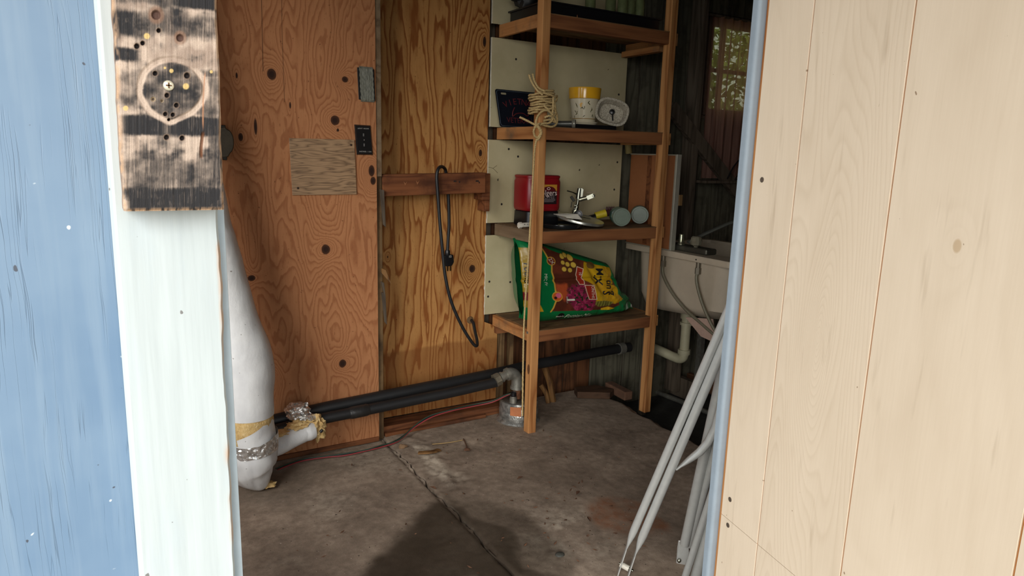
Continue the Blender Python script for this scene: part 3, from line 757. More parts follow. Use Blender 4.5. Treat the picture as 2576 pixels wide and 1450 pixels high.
# ------------------------------------------------------------- pipes along the back wall
def blackpipes():
    root = thing('black_poly_pipe', 'upper long black poly pipe running along the whole back wall', 'pipe', (1.2, 2.575, .2))
    pts = [(-.39, 2.575, .125), (.2, 2.575, .152), (.53, 2.575, .178), (.70, 2.575, .193), (.845, 2.575, .199), (1.10, 2.576, .210), (1.47, 2.60, .215), (1.70, 2.62, .222), (1.86, 2.63, .222), (2.10, 2.64, .228), (2.33, 2.65, .226)]
    MB().tube(catmull(pts, 6), .0245, 20).build('pipe_run', M_black, root, smooth=True)
    MB().tube([(2.25, 2.645, .227), (2.285, 2.648, .227)], .030, 18).build('clamp', M_galv, root, smooth=True)
    r2 = thing('black_lower_pipe', 'lower black poly pipe leading from the galvanised elbow to the left', 'pipe', (1.1, 2.53, .18))
    pts = [(-.39, 2.527, .105), (.2, 2.527, .130), (.53, 2.527, .160), (.70, 2.527, .172), (.845, 2.527, .176), (1.05, 2.526, .184), (1.25, 2.524, .192), (1.46, 2.52, .206)]
    MB().tube(catmull(pts, 6), .0220, 20).build('pipe_run', M_black, r2, smooth=True)
    m = MB(); m.tube([(.79, 2.525, .175), (.80, 2.525, .1755), (.86, 2.525, .1775), (.87, 2.525, .178)], [.022, .0250, .0250, .022], 20); m.build('tape_joint', plain('tape_black', (34, 33, 32), .4, 0, .3, 60, .4), r2, smooth=True)
blackpipes()

def wellhead():
    root = thing('well_head', 'galvanised well casing with pipe elbow on the floor behind the shelf post', 'well head', (1.585, 2.535, 0))
    cx, cy = 1.585, 2.535
    g = G('dented_silver_sheet'); o = g.obj(); n = g.noise(o, 45., 3, .6)
    g.bsdf(g.ramp(n, [(.3, lin((120, 120, 116))), (.7, lin((196, 196, 190)))]), .35, .75, g.bump(n, .7, .006))
    m = MB(); m.lathe([(.098, .0), (.100, .006), (.094, .014), (.088, .018), (.090, .055), (.088, .06), (.089, .085), (.087, .10), (.080, .101)], (cx, cy, .002), (0, 0, 1), 40); m.build('casing', g.m, root, smooth=True)
    MB().lathe([(.0, .112), (.070, .110), (.079, .104), (.081, .085), (.081, .06)], (cx, cy, .002), (0, 0, 1), 40).build('cap', plain('dark_iron_cap', (70, 62, 54), .6, .4, .35, 40, .3), root, smooth=True)
    m = MB()
    for k in range(9): pass
    def lab(u, v):
        a = math.radians(214 + 32 * u); r = .0905
        return (cx + r * math.cos(a) - .0, cy + r * math.sin(a), .052 + .040 * v + .004 * u * (v - .5))
    m.grid(lab, 10, 4); m.build('label', plain('orange_brown_label', (176, 108, 66), .7, 0, .15), root, smooth=True)
    def lab2(u, v):
        a = math.radians(250 + 36 * u); r = .0905
        return (cx + r * math.cos(a), cy + r * math.sin(a), .05 + .045 * v)
    MB().grid(lab2, 10, 4).build('label', plain('black_label', (30, 28, 26), .7), root, smooth=True)
    # riser and elbow
    MB().tube([(1.566, 2.522, .112), (1.563, 2.521, .185)], .0195, 18).build('riser', M_rust, root, smooth=True)
    e = [(1.563, 2.521, .165), (1.563, 2.521, .190), (1.560, 2.521, .212), (1.548, 2.521, .229), (1.528, 2.521, .236), (1.512, 2.521, .233)]
    el = MB().tube(catmull(e, 5), .0255, 20); el.build('elbow', M_galv, root, smooth=True)
    for p, q in (((1.563, 2.521, .158), (1.563, 2.521, .172)), ((1.520, 2.521, .2355), (1.507, 2.521, .232))): MB().tube([p, q], .0290, 20).build('elbow_rim', M_galv, root, smooth=True)
    MB().tube([(1.512, 2.521, .233), (1.475, 2.5205, .222)], .0205, 18).build('nipple', M_galv, root, smooth=True)
    MB().tube([(1.486, 2.5205, .2255), (1.478, 2.5205, .223)], .0245, 18).build('pipe_collar', M_galv, root, smooth=True)
    MB().tube([(1.470, 2.520, .2205), (1.446, 2.520, .2125)], .0300, 8).build('union_nut', plain('weathered_bronze', (112, 104, 88), .6, .5, .3, 60, .4), root)
    MB().lathe([(.017, 0), (.017, .022), (.014, .024), (.014, .030)], (1.528, 2.490, .108), (0, 0, 1), 18).build('conduit_nut', M_galv, root, smooth=True)
    MB().lathe([(.013, 0), (.013, .018), (.006, .022)], (1.528, 2.490, .138), (0, 0, 1), 16).build('cable_gland', M_blackpl, root, smooth=True)
wellhead()
def wires():
    m_r = plain('red_wire_jacket', (142, 50, 54), .55, 0, .15); m_g = plain('green_wire_jacket', (44, 62, 50), .55); m_b = plain('black_wire_jacket', (30, 29, 30), .55)
    root = thing('pump_cable', 'thin red, green and black cable running along the floor to the well head', 'cable', (1.0, 2.55, 0))
    base = [(.50, 2.50, .012), (.60, 2.545, .010), (.688, 2.535, .008), (.767, 2.520, .008), (.86, 2.520, .009), (.92, 2.530, .009), (1.00, 2.545, .012), (1.09, 2.585, .038), (1.17, 2.598, .066), (1.27, 2.602, .078), (1.38, 2.600, .083), (1.46, 2.57, .098), (1.505, 2.52, .135), (1.526, 2.492, .152)]
    for k, mt in enumerate((m_b, m_g, m_r)):
        r = random.Random(k); pts = [(x + r.uniform(-.004, .004), y - .0045 * k + r.uniform(-.005, .005), z + .0045 * (k == 1)) for x, y, z in base[:-1]] + [base[-1]]
        MB().tube(catmull(pts, 6), .0027, 8).build('wire', mt, root, smooth=True)
wires()

# ------------------------------------------------------------- insulated white pipe
M_wrapw = None
def whitewrap():
    g = G('white_vinyl_wrap'); o = g.obj()
    n = g.noise(g.vm('MULTIPLY', o, (1, 1, .6)), 16., 4, .55); n2 = g.noise(o, 140., 2, .5)
    col = g.ramp(n, [(.3, lin((204, 204, 204))), (.7, lin((228, 228, 226)))])
    sp = g.noise(o, 80., 1, .5); col = g.mix(g.ramp(sp, [(.76, 0), (.785, .7)]), col, lin((96, 84, 70)))
    g.bsdf(col, .38, 0, g.bump(g.math('ADD', n, g.math('MULTIPLY', n2, .08)), .35, .010))
    return g.m
M_wrapw = whitewrap()
def fibermat():
    g = G('yellow_fibreglass'); o = g.obj(); n = g.noise(o, 55., 5, .7); n2 = g.noise(g.vm('MULTIPLY', o, (1, 1, .3)), 320., 3, .6)
    f = g.math('ADD', g.math('MULTIPLY', n, .6), g.math('MULTIPLY', n2, .4))
    g.bsdf(g.ramp(f, [(.3, lin((168, 130, 80))), (.5, lin((214, 182, 124))), (.7, lin((238, 216, 168)))]), .95, 0, g.bump(f, .9, .006), Specular_IOR_Level=.1)
    return g.m
M_fib = fibermat()
def foilmat():
    g = G('crumpled_foil'); o = g.obj(); n = g.n('TexVoronoi', {'Vector': o, 'Scale': 60.}, out=0, feature='F1'); n2 = g.noise(o, 46., 2, .5, 1.)
    g.bsdf(g.ramp(n2, [(.3, lin((190, 188, 184))), (.7, lin((240, 238, 234)))]), .26, .75, g.bump(g.math('ADD', n, n2), .55, .010))
    return g.m
M_foil = foilmat()
from mathutils import noise as mnoise
def skin(path, radii, n=40, amp=.0, fr=20., seed=0, per=6):
    P = catmull(path, per); m = MB(); k = len(P)
    rs_ = np.interp(np.linspace(0, len(path) - 1, k), range(len(path)), radii)
    m.tube(P, list(rs_), n)
    out = []
    i = 0
    for i, v in enumerate(m.v):
        c = P[min(i // n, k - 1)]; d = (Vector(v) - c)
        w = amp * (mnoise.noise(Vector(v) * fr + Vector((seed, seed * 2, 0))) + .5 * mnoise.noise(Vector(v) * fr * 2.3))
        out.append(tuple(c + d * (1 + w)))
    m.v = out; return m
def insul():
    root = thing('insulated_pipe', 'thick white vinyl-wrapped pipe standing behind the white trim, foil-taped near the floor', 'pipe', (.40, 2.40, 0))
    up = [(.10, 2.43, 2.2), (.20, 2.42, 1.55), (.255, 2.41, 1.15), (.286, 2.405, .95), (.300, 2.40, .885), (.325, 2.40, .75), (.352, 2.40, .62), (.388, 2.40, .515), (.398, 2.40, .44), (.396, 2.40, .36), (.394, 2.40, .285)]
    m = skin(up, [.083, .084, .086, .084, .084, .087, .089, .090, .087, .084, .084], 44, .035, 9., 1); m.build('wrap_sleeve', M_wrapw, root, smooth=True)
    # torn strip of fibreglass between the two sleeves
    m = skin([(.394, 2.40, .300), (.393, 2.40, .275), (.390, 2.40, .235), (.385, 2.40, .19)], [.080, .0835, .082, .066], 44, .05, 26., 4); m.build('insulation_layer', M_fib, root, smooth=True)
    # lower sleeve: a curved patch of vinyl covering the front right
    def low(u, v):
        a = math.radians(-128 + 190 * u); zt = .288 - .10 * max(0, .42 - u) ** .7 * 1.2
        z = .16 + (zt - .16) * v
        r = .083 + .002 * math.sin(u * 9) + .0015 * mnoise.noise(Vector((u * 5, v * 4, 1)))
        c = .392 + .012 * (1 - v)
        return (c + r * math.cos(a), 2.40 + r * math.sin(a), z)
    MB().grid(low, 40, 14).build('wrap_sleeve', M_wrapw, root, smooth=True)
    # bag-like elbow bottom
    bag = [(.412, 2.40, .205), (.405, 2.40, .165), (.398, 2.395, .12), (.400, 2.395, .080), (.414, 2.39, .042), (.430, 2.385, .008)]
    m = skin(bag, [.074, .082, .086, .076, .052, .016], 56, .0, 20., 2)
    vs = []
    for (x, y, z) in m.v:
        d = Vector((x - .405, y - 2.395, 0)); a = math.atan2(d.y, d.x); low_ = min(1, max(0, (.17 - z) / .12))
        k = 1 + .075 * low_ * (abs(math.sin(a * 4.5 + 10 * z + 1.3 * math.sin(a * 3))) - .6) + .05 * mnoise.noise(Vector((x, y, z)) * 24)
        vs.append((.405 + d.x * k, 2.395 + d.y * k, max(z, .004)))
    m.v = vs; m.build('wrapped_elbow', M_wrapw, root, smooth=True)
    # foil band
    def foil(u, v):
        a = math.radians(-150 + 200 * u); z = .146 + .052 * v + .020 * u - .008 * math.sin(u * 7) * v + .003 * mnoise.noise(Vector((u * 14, v * 3, 2)))
        r = .0862 + .0022 * mnoise.noise(Vector((u * 16, v * 6, 7)))
        return (.403 + r * math.cos(a), 2.398 + r * math.sin(a), z)
    MB().grid(foil, 90, 14).build('foil_tape', M_foil, root, smooth=True)
    m = MB(); m.blob((.445, 2.385, .016), (.028, .02, .010), .4, 9, 3, 3); m.build('fibre_tuft', M_fib, root, smooth=True)
    MB().blob((.318, 2.42, .175), (.03, .03, .03), .3, 6, 8, 3).build('dark_band', plain('brown_vapour_band', (98, 74, 68), .7), root, smooth=True)
    # side branch to the right with its own wrap, foil and exposed wool
    br = [(.44, 2.44, .118), (.50, 2.455, .128), (.56, 2.47, .140), (.605, 2.475, .150)]
    m = skin(br, [.036, .0375, .036, .033], 32, .05, 20., 5); m.build('branch_wrap', M_wrapw, root, smooth=True)
    m = skin([(.598, 2.475, .148), (.62, 2.475, .151), (.640, 2.475, .152)], [.033, .036, .030], 30, .06, 30., 6); m.build('branch_wrap', M_wrapw, root, smooth=True)
    MB().blob((.652, 2.49, .155), (.032, .036, .043), .35, 8, 2, 4).build('insulation_layer', M_fib, root, smooth=True)
    MB().blob((.585, 2.485, .182), (.045, .034, .016), .4, 8, 5, 4).build('insulation_layer', M_fib, root, smooth=True)
    MB().blob((.512, 2.47, .165), (.045, .030, .010), .3, 8, 6, 3).build('insulation_layer', M_fib, root, smooth=True)
    MB().blob((.588, 2.52, .222), (.044, .040, .033), .22, 9, 7, 4).build('foil_wrap', M_foil, root, smooth=True)
    MB().blob((.618, 2.500, .196), (.030, .03, .020), .3, 9, 9, 4).build('foil_wrap', M_foil, root, smooth=True)
    MB().tube([(.655, 2.452, .150), (.663, 2.450, .158)], .006, 10).build('pipe_end', M_blackpl, root, smooth=True)
insul()
# ------------------------------------------------------------- shelf unit
M_panel = None
def panelmat():
    g = G('cream_painted_drywall'); o = g.obj()
    n = g.noise(o, 5., 4, .6)
    col = g.ramp(n, [(.3, lin((176, 164, 128))), (.7, lin((196, 184, 148)))])
    sp = g.noise(o, 42., 1, .5); col = g.mix(g.ramp(sp, [(.755, 0), (.775, .9)]), col, lin((46, 40, 32)))
    g.bsdf(col, .5, 0, g.bump(n, .1, .002), Specular_IOR_Level=.35); return g.m
M_panel = panelmat()
M_pedge = plain('chalk_white_edge', (214, 206, 186), .9, 0, .15, 80., .4)
Ysf, Ysb = 2.37, 2.716
XL, XR = 1.537, 2.243
LV = [1.746, 1.314, .889, .464]
shelf = thing('shelf_unit', 'rough timber shelf unit with four shelves against the back wall', 'shelf unit', (1.9, 2.55, 0))
def post(x0, x1, z0, knots):
    return MB().box((x0, Ysf, z0), (x1, Ysf + .042, 2.24)).build('post', M_post, shelf, bev=.003)
def post_mat(name, knots):
    return None
pL = post(XL, XL + .0385, .0, ())
pR = post(XR - .038, XR, -.02, ())
MB().lathe([(.0, .0006), (.010, .0006), (.012, .0)], (XL, 2.387, .292), (-1, 0, 0), 20, sx=.8, sy=1.9, xdir=(0, 1, 0)).build('knot', plain('dark_knot', (104, 66, 36), .7, 0, .3), pL, smooth=True)
bd = [(XL, XR)]
for i, z in enumerate(LV):
    h = .050
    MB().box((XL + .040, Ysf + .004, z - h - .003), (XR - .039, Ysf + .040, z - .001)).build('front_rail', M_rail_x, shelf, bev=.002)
    MB().box((XL + .002, Ysf + .0005 + (.03 if i else 0), z - h - .002), (XL + .019, Ysb, z - .001)).build('side_rail', M_grey_y if i == 2 else M_rail_y, shelf, bev=.002)
    MB().box((XR + .001, Ysf + .012, z - h - .004), (XR + .020, Ysb, z - .001)).build('side_rail', M_rail_y, shelf, bev=.002)
    # boards of the shelf
    for (a, b) in ((Ysf + .0415, 2.56), (2.562, Ysb)):
        MB().box((XL + .020, a, z - .014), (XR, b, z)).build('shelf_board', M_shelf, shelf, bev=.001)
    MB().box((XL + .0395, Ysf + .003, z - .003), (XR - .0385, Ysf + .041, z)).build('shelf_lip', M_shelf, shelf)
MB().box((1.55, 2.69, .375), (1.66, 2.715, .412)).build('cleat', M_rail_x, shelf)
MB().box((XR - .035, 2.44, LV[0] - .075), (XR, 2.70, LV[0] - .050)).build('cleat', M_rail_y, shelf)
PX = [1.506, 1.506, 1.500, 1.497]
tops = [2.24, LV[0] - .054, LV[1] - .054, LV[2] - .054]
for i in range(4):
    z0 = LV[i] + .002; z1 = tops[i]; x0 = PX[i]; x1 = 2.262 if i else 2.2
    r = random.Random(i)
    o = MB().box((x0 + .001, 2.7185, z0), (x1, 2.7225, z1)).build('back_panel', M_panel, shelf, label='cream painted back panel')
    # broken gypsum edge on the left
    m = MB(); zz = [z0 + (z1 - z0) * k / 30 for k in range(31)]
    L = [(x0 - .004 * r.random() ** 2 - .0015 * (k % 7 == 3), 2.7188, z) for k, z in enumerate(zz)]
    Bk = [(x0 + .001, 2.731, z) for z in zz]
    F = [(x0 + .0012, 2.7183, z) for z in zz]
    m.add(F + L + Bk, [(k, k + 1, 31 + k + 1, 31 + k) for k in range(30)] + [(31 + k, 31 + k + 1, 62 + k + 1, 62 + k) for k in range(30)])
    m.build('gypsum_edge', M_pedge, o)
    md = plain('nail_hole', (34, 28, 22), .9) if i == 0 else bpy.data.materials['nail_hole']
    for (px_, pz) in [[(1.56, 2.1)], [(1.63, 1.612), (2.22, 1.50)], [(1.605, 1.222), (1.655, 1.19), (2.235, 1.175), (2.225, 1.04), (1.65, 1.00), (1.575, .975)], [(1.65, .805), (1.632, .61), (1.52, .62), (1.515, .55)]][i]:
        MB().lathe([(.0052, 0), (.004, .0012), (0, .0006)], (px_, 2.7184, pz), (0, -1, 0), 12).build('nail_hole', md, o, smooth=True)
# hairline stains on the cream panels
mc = plain('hair_stain', (92, 76, 54), .9)
MB().tube(catmull([(1.503, 2.718, 1.14), (1.525, 2.7178, 1.135), (1.55, 2.718, 1.115)], 4), .0008, 5).tube([(1.525, 2.7178, 1.135), (1.545, 2.718, 1.148)], .0008, 5).build('hair_stain', mc, shelf)
# screws / brackets showing at rail joints
MB().box((XL - .001, 2.398, LV[3] - .018), (XL + .002, 2.412, LV[3] - .008)).build('bracket', M_galv, shelf)
MB().prism([(1.700, 2.372, LV[0] - .002), (1.702, 2.368, LV[0] - .002), (1.70, 2.3695, LV[0] + .01)], (.002, .002, 0)).build('splinter', M_rail_x, shelf)

# ------------------------------------------------------------- rope
def ropemat():
    g = G('sisal_rope'); o = g.obj(); n = g.noise(o, 300., 3, .6)
    g.bsdf(g.ramp(n, [(.3, lin((150, 122, 78))), (.7, lin((208, 184, 132)))]), .85, 0, g.bump(n, .5, .001), Specular_IOR_Level=.2); return g.m
M_rope = ropemat()
def rope():
    root = thing('coiled_rope', 'tan twisted rope wound round the left shelf post with its tail hanging down', 'rope', (1.556, 2.37, 1.3))
    R = .0050
    def tw(pts, n=10, r=R): return MB().tube(catmull(pts, n), r, 12, lobes=3, lobe=.42, twist=2 * math.pi / .026)
    cx, cy = 1.557, 2.391
    def ring(a, rx, ry): return (cx + rx * math.cos(a), cy + ry * math.sin(a))
    pts = []; rr = random.Random(3); N = 8.0; K = 12
    for k in range(int(N * K) + 1):
        a = -2.4 + 2 * math.pi * k / K; t = k / (N * K)
        z = 1.448 - .010 * t * N + .007 * math.cos(a + .6) + rr.uniform(-.002, .002)
        bulge = 1 + .12 * math.sin(t * 9)
        c, s_ = math.cos(a), math.sin(a); q = 1 / max(abs(c), abs(s_)) * .45 + .55
        pts.append((cx + .040 * bulge * q * c, cy + .040 * bulge * q * s_, z))
    tw(pts, 4).build('wound_coil', M_rope, root, smooth=True)
    # bulge with end on the right of the coil
    tw([(1.53, 2.340, 1.440), (1.56, 2.333, 1.434), (1.590, 2.342, 1.428), (1.611, 2.36, 1.434), (1.603, 2.352, 1.415), (1.575, 2.338, 1.405), (1.535, 2.338, 1.41)]).build('rope_strand', M_rope, root, smooth=True)
    # two ends sticking up at the left
    tw([(1.483, 2.372, 1.508), (1.494, 2.365, 1.478), (1.512, 2.350, 1.447), (1.53, 2.340, 1.432)]).build('rope_end', M_rope, root, smooth=True)
    tw([(1.500, 2.372, 1.512), (1.504, 2.364, 1.486), (1.517, 2.352, 1.458), (1.540, 2.338, 1.446)]).build('rope_end', M_rope, root, smooth=True)
    # vertical strands and big loops over the front
    tw([(1.576, 2.334, 1.425), (1.573, 2.328, 1.395), (1.570, 2.326, 1.365), (1.571, 2.328, 1.335)]).build('rope_strand', M_rope, root, smooth=True)
    tw([(1.587, 2.342, 1.41), (1.596, 2.342, 1.375), (1.604, 2.342, 1.350), (1.602, 2.342, 1.325), (1.578, 2.335, 1.312), (1.545, 2.333, 1.314), (1.515, 2.336, 1.322)]).build('rope_loop', M_rope, root, smooth=True)
    tw([(1.502, 2.336, 1.305), (1.500, 2.334, 1.335), (1.515, 2.330, 1.362), (1.540, 2.326, 1.373), (1.565, 2.326, 1.362), (1.573, 2.328, 1.340), (1.555, 2.326, 1.325), (1.530, 2.326, 1.322), (1.512, 2.328, 1.315)]).build('rope_loop', M_rope, root, smooth=True)
    tw([(1.535, 2.330, 1.345), (1.555, 2.322, 1.352), (1.577, 2.326, 1.345), (1.588, 2.332, 1.330), (1.560, 2.328, 1.338), (1.532, 2.33, 1.332)]).build('rope_loop', M_rope, root, smooth=True)
    tw([(1.53, 2.332, 1.392), (1.55, 2.326, 1.378), (1.575, 2.328, 1.383), (1.592, 2.336, 1.365), (1.575, 2.326, 1.352)]).build('rope_loop', M_rope, root, smooth=True)
    # slip knot below
    tw([(1.516, 2.330, 1.318), (1.502, 2.322, 1.318), (1.490, 2.324, 1.308), (1.487, 2.330, 1.290), (1.496, 2.334, 1.272), (1.508, 2.330, 1.268), (1.514, 2.324, 1.282), (1.505, 2.318, 1.300), (1.493, 2.322, 1.312)]).build('slip_knot', M_rope, root, smooth=True)
    tw([(1.497, 2.320, 1.312), (1.508, 2.316, 1.300), (1.515, 2.318, 1.283), (1.506, 2.322, 1.262), (1.497, 2.326, 1.256)]).build('slip_knot', M_rope, root, smooth=True)
    tw([(1.465, 2.40, 1.345), (1.478, 2.372, 1.333), (1.492, 2.345, 1.320), (1.500, 2.334, 1.315)]).build('rope_strand', M_rope, root, smooth=True)
    tail = [(1.499, 2.324, 1.262), (1.493, 2.328, 1.22), (1.493, 2.333, 1.12), (1.490, 2.337, .93), (1.488, 2.34, .78), (1.483, 2.345, .60), (1.482, 2.348, .48), (1.486, 2.350, .3), (1.492, 2.352, .100)]
    MB().tube(catmull(tail, 40), .0044, 10, lobes=3, lobe=.42, twist=2 * math.pi / .022).build('tail', M_rope, root, smooth=True)
rope()

# ------------------------------------------------------------- things on the second shelf (z 1.314)
def plate_sign():
    root = thing('vanity_plate', 'black metal plate with red lettering leaning at the left end of the shelf', 'plate', (1.62, 2.69, 1.314))
    u = Vector((1, .004, -.012)).normalized(); lean = Vector((.10, .06, 1)).normalized()
    O = Vector((1.527, 2.668, 1.316)); n = u.cross(lean).normalized(); lean = -u.cross(n).normalized() if u.cross(n).z < 0 else u.cross(n).normalized()
    W, Hh = .205, .158
    def P(a, b, d=0.): 
        a2 = a - (.026 * b / Hh) * (1 - a / W)
        return tuple(O + u * a2 + Vector((0, .045, 1)).normalized() * b + Vector((0, -1, .045)) * d)
    poly = []; r = .010
    for (cx, cz, a0) in ((r, r, 180), (W - r, r, 270), (W - r, Hh - r, 0), (r, Hh - r, 90)):
        for k in range(5):
            t = math.radians(a0 + 22.5 * k); poly.append((cx + r * math.cos(t), cz + r * math.sin(t)))
    m = MB(); nP = len(poly)
    m.add([P(a, b, 0) for a, b in poly] + [P(a, b, .0016) for a, b in poly], [tuple(range(nP)), tuple(range(nP, 2 * nP))] + [(i, (i + 1) % nP, nP + (i + 1) % nP, nP + i) for i in range(nP)])
    mat = plain('black_plate_enamel', (22, 25, 34), .25, .2, .1)
    pl = m.build('plate', mat, root)
    m = MB()
    rim = [P(.005 + (W - .010) * a / W, .005 + (Hh - .010) * b / Hh, .0025) for a, b in poly]
    m.tube(rim + [rim[0]], .0016, 6, caps=False); m.build('embossed_rim', plain('worn_rim', (92, 104, 116), .3, .6), pl, smooth=True)
    mh = plain('slot_backdrop', (150, 140, 112), .7)
    for a in (.036, W - .036):
        pts = [P(a + .011 * math.cos(t) if abs(math.cos(t)) > 2 else a + (.008 if math.cos(t) > 0 else -.008) + .004 * math.cos(t), Hh - .017 + .004 * math.sin(t), .0018) for t in np.linspace(0, 2 * math.pi, 16, endpoint=False)]
        MB().prism(pts, (0, -.0005, 0)).build('mounting_slot', mh, pl)
    red = plain('dull_red_paint', (92, 26, 30), .5, 0, .2)
    m = MB()
    word = 'VIETNAM'
    for i, ch in enumerate(word):
        a = (i - 3) / 3; th = -.42 * a; cx = W * .52 + .066 * a; cz = .112 - .017 * a * a
        textmesh(ch, .036, lambda x, y, th=th, cx=cx, cz=cz: P(cx + x * math.cos(th) - y * math.sin(th), cz + x * math.sin(th) + y * math.cos(th), .0022), m)
    m.build('lettering', red, pl)
    textmesh('VETERAN', .032, lambda x, y: P(W * .50 + x * .95, .030 + y, .0022)).build('lettering', red, pl)
    arc = catmull([P(.082, .086, .0028), P(.076, .076, .0028), P(.070, .062, .0028), P(.070, .048, .0028), P(.088, .060, .0028), P(.12, .064, .0028), P(.145, .054, .0028), P(.15, .08, .0028)], 5)
    MB().tube(arc, .0022, 6).build('emblem_outline', red, pl, smooth=True)
plate_sign()
def pot():
    root = thing('flower_pot', 'white ceramic flower pot with yellow rim and leaf pattern on the second shelf', 'flower pot', (1.892, 2.555, 1.314))
    c = (1.886, 2.545, 1.346); k = 1.0
    g = G('glazed_white_pot'); o = g.obj()
    g.bsdf(g.ramp(g.noise(o, 8., 2), [(.3, lin((206, 196, 168))), (.7, lin((222, 212, 184)))]), .18); mw = g.m
    my = plain('glazed_yellow', (226, 168, 34), .15, 0, .06)
    K = .77
    prof = [(.0, .0), (.064, .0), (.0665, .003), (.0685, .018), (.083, .118), (.081, .12), (.072, .12), (.060, .02), (.0, .02)]
    b = MB().lathe([(r_ * K, h_ * .87) for r_, h_ in prof], c, (0, 0, 1), 56).build('pot_body', mw, root, smooth=True)
    MB().lathe([(r_ * K, h_ * .87) for r_, h_ in [(.0835, .116), (.0895, .118), (.0935, .166), (.0925, .171), (.0885, .171), (.080, .118)]], c, (0, 0, 1), 56).build('pot_rim', my, root, smooth=True)
    MB().lathe([(r_ * K, h_ * .87) for r_, h_ in [(.0680, .0165), (.0694, .0175), (.0694, .0195), (.0685, .0205)]], c, (0, 0, 1), 48).build('gold_line', plain('gold_line', (150, 112, 40), .3), b, smooth=True)
    ml = plain('olive_leaf_print', (74, 70, 30), .25); mf = plain('pale_orange_flower', (224, 176, 96), .3)
    vdir = math.atan2(-2.545, -1.886)
    def S(da, h, d=.0007):
        r = (.0685 + (h - .018) * .145) * K + d; a = vdir + da; return (c[0] + r * math.cos(a), c[1] + r * math.sin(a), c[2] + h * .87)
    def leaf(da, h, ang, L=.017, w=.0042):
        poly = []
        for k in range(10):
            t = 2 * math.pi * k / 10; x = L / 2 * math.cos(t); y = w / 2 * math.sin(t) * (1 + .3 * math.cos(t))
            xx = x * math.cos(ang) - y * math.sin(ang); yy = x * math.sin(ang) + y * math.cos(ang); poly.append(S(da + xx / .075, h + yy))
        return MB().add(poly + [S(da, h, .0009)], [(i, (i + 1) % 10, 10) for i in range(10)])
    for da, h, ang in ((-.62, .088, -1.2), (-.55, .078, 1.9), (.30, .098, .9), (.36, .090, 2.4), (-.18, .071, .5), (-.08, .068, 2.4), (.02, .072, 1.5), (.62, .066, -1.2), (.56, .056, 1.2), (-.62, .040, .5), (-.70, .052, 2.2), (-.56, .048, 1.3), (.72, .034, 1.2), (.82, .030, 2.0), (-.82, .026, 1.6), (.0, .030, .6)):
        leaf(da, h, ang).build('leaf_motif', ml, b)
    for da, h in ((-.20, .09), (-.28, .086), (-.24, .079)): leaf(da, h, .6, .012, .011).build('flower_motif', mf, b)
    MB().lathe([(.0, .0), (.056, .0), (.064, .010), (.063, .012), (.056, .006), (.0, .006)], (1.886, 2.545, 1.3370), (0, 0, 1), 48).build('saucer', mw, root, smooth=True)
    t = MB().box((1.775, 2.475, 1.3145), (2.02, 2.66, 1.3365)).build('low_tray', M_blackpl, None, bev=.004)
    tag(t, 'flat black tray under the yellow-rimmed flower pot', 'tray')
pot()
def trough():
    root = thing('oval_dish', 'oval speckled stone dish tipped on its side beside the flower pot', 'dish', (1.985, 2.46, 1.314))
    g = G('speckled_stone'); o = g.obj(); n = g.noise(o, 190., 3, .7)
    g.bsdf(g.ramp(n, [(.3, lin((112, 104, 88))), (.5, lin((166, 158, 140))), (.7, lin((198, 190, 172)))]), .8, 0, g.bump(n, .3, .001)); ms = g.m
    c = Vector((1.968, 2.448, 1.3955)); n_ = Vector((-.52, -.82, .16)).normalized()
    xd = Vector((.80, -.52, -.26)); 
    def sup(prof):   # superellipse rings: (scale, depth)
        A = n_; U = (xd - A * xd.dot(A)).normalized(); W = A.cross(U); m = MB(); n = 56; vs = []
        for (a, b, h) in prof:
            for k in range(n):
                t = 2 * math.pi * k / n; e = 2 / 2.8
                x = a * math.copysign(abs(math.cos(t)) ** e, math.cos(t)); y = b * math.copysign(abs(math.sin(t)) ** e, math.sin(t))
                vs.append(c + A * h + U * x + W * y)
        k = len(prof)
        m.add(vs, [(i * n + j, i * n + (j + 1) % n, (i + 1) * n + (j + 1) % n, (i + 1) * n + j) for i in range(k - 1) for j in range(n)] + [tuple(range(n)), tuple(range((k - 1) * n, k * n))])
        return m
    sup([(.050, .036, -.050), (.056, .042, -.047), (.073, .058, -.005), (.074, .059, -.001), (.072, .057, .001), (.064, .049, .001), (.062, .047, -.002), (.052, .038, -.036), (.044, .030, -.040)]).build('bowl', ms, root, smooth=True)
    p0 = c - n_ * .036
    mb = M_blackpl
    MB().lathe([(.0, .012), (.010, .010), (.013, .004), (.012, 0)], p0 + Vector((.004, 0, .006)), n_, 16).build('rubber_foot', mb, root, smooth=True)
    MB().tube([p0 + n_ * .004 + Vector((.004, 0, .004)), p0 + n_ * .006 + Vector((.008, -.003, -.032))], .0032, 8).build('stalk', mb, root, smooth=True)
trough()
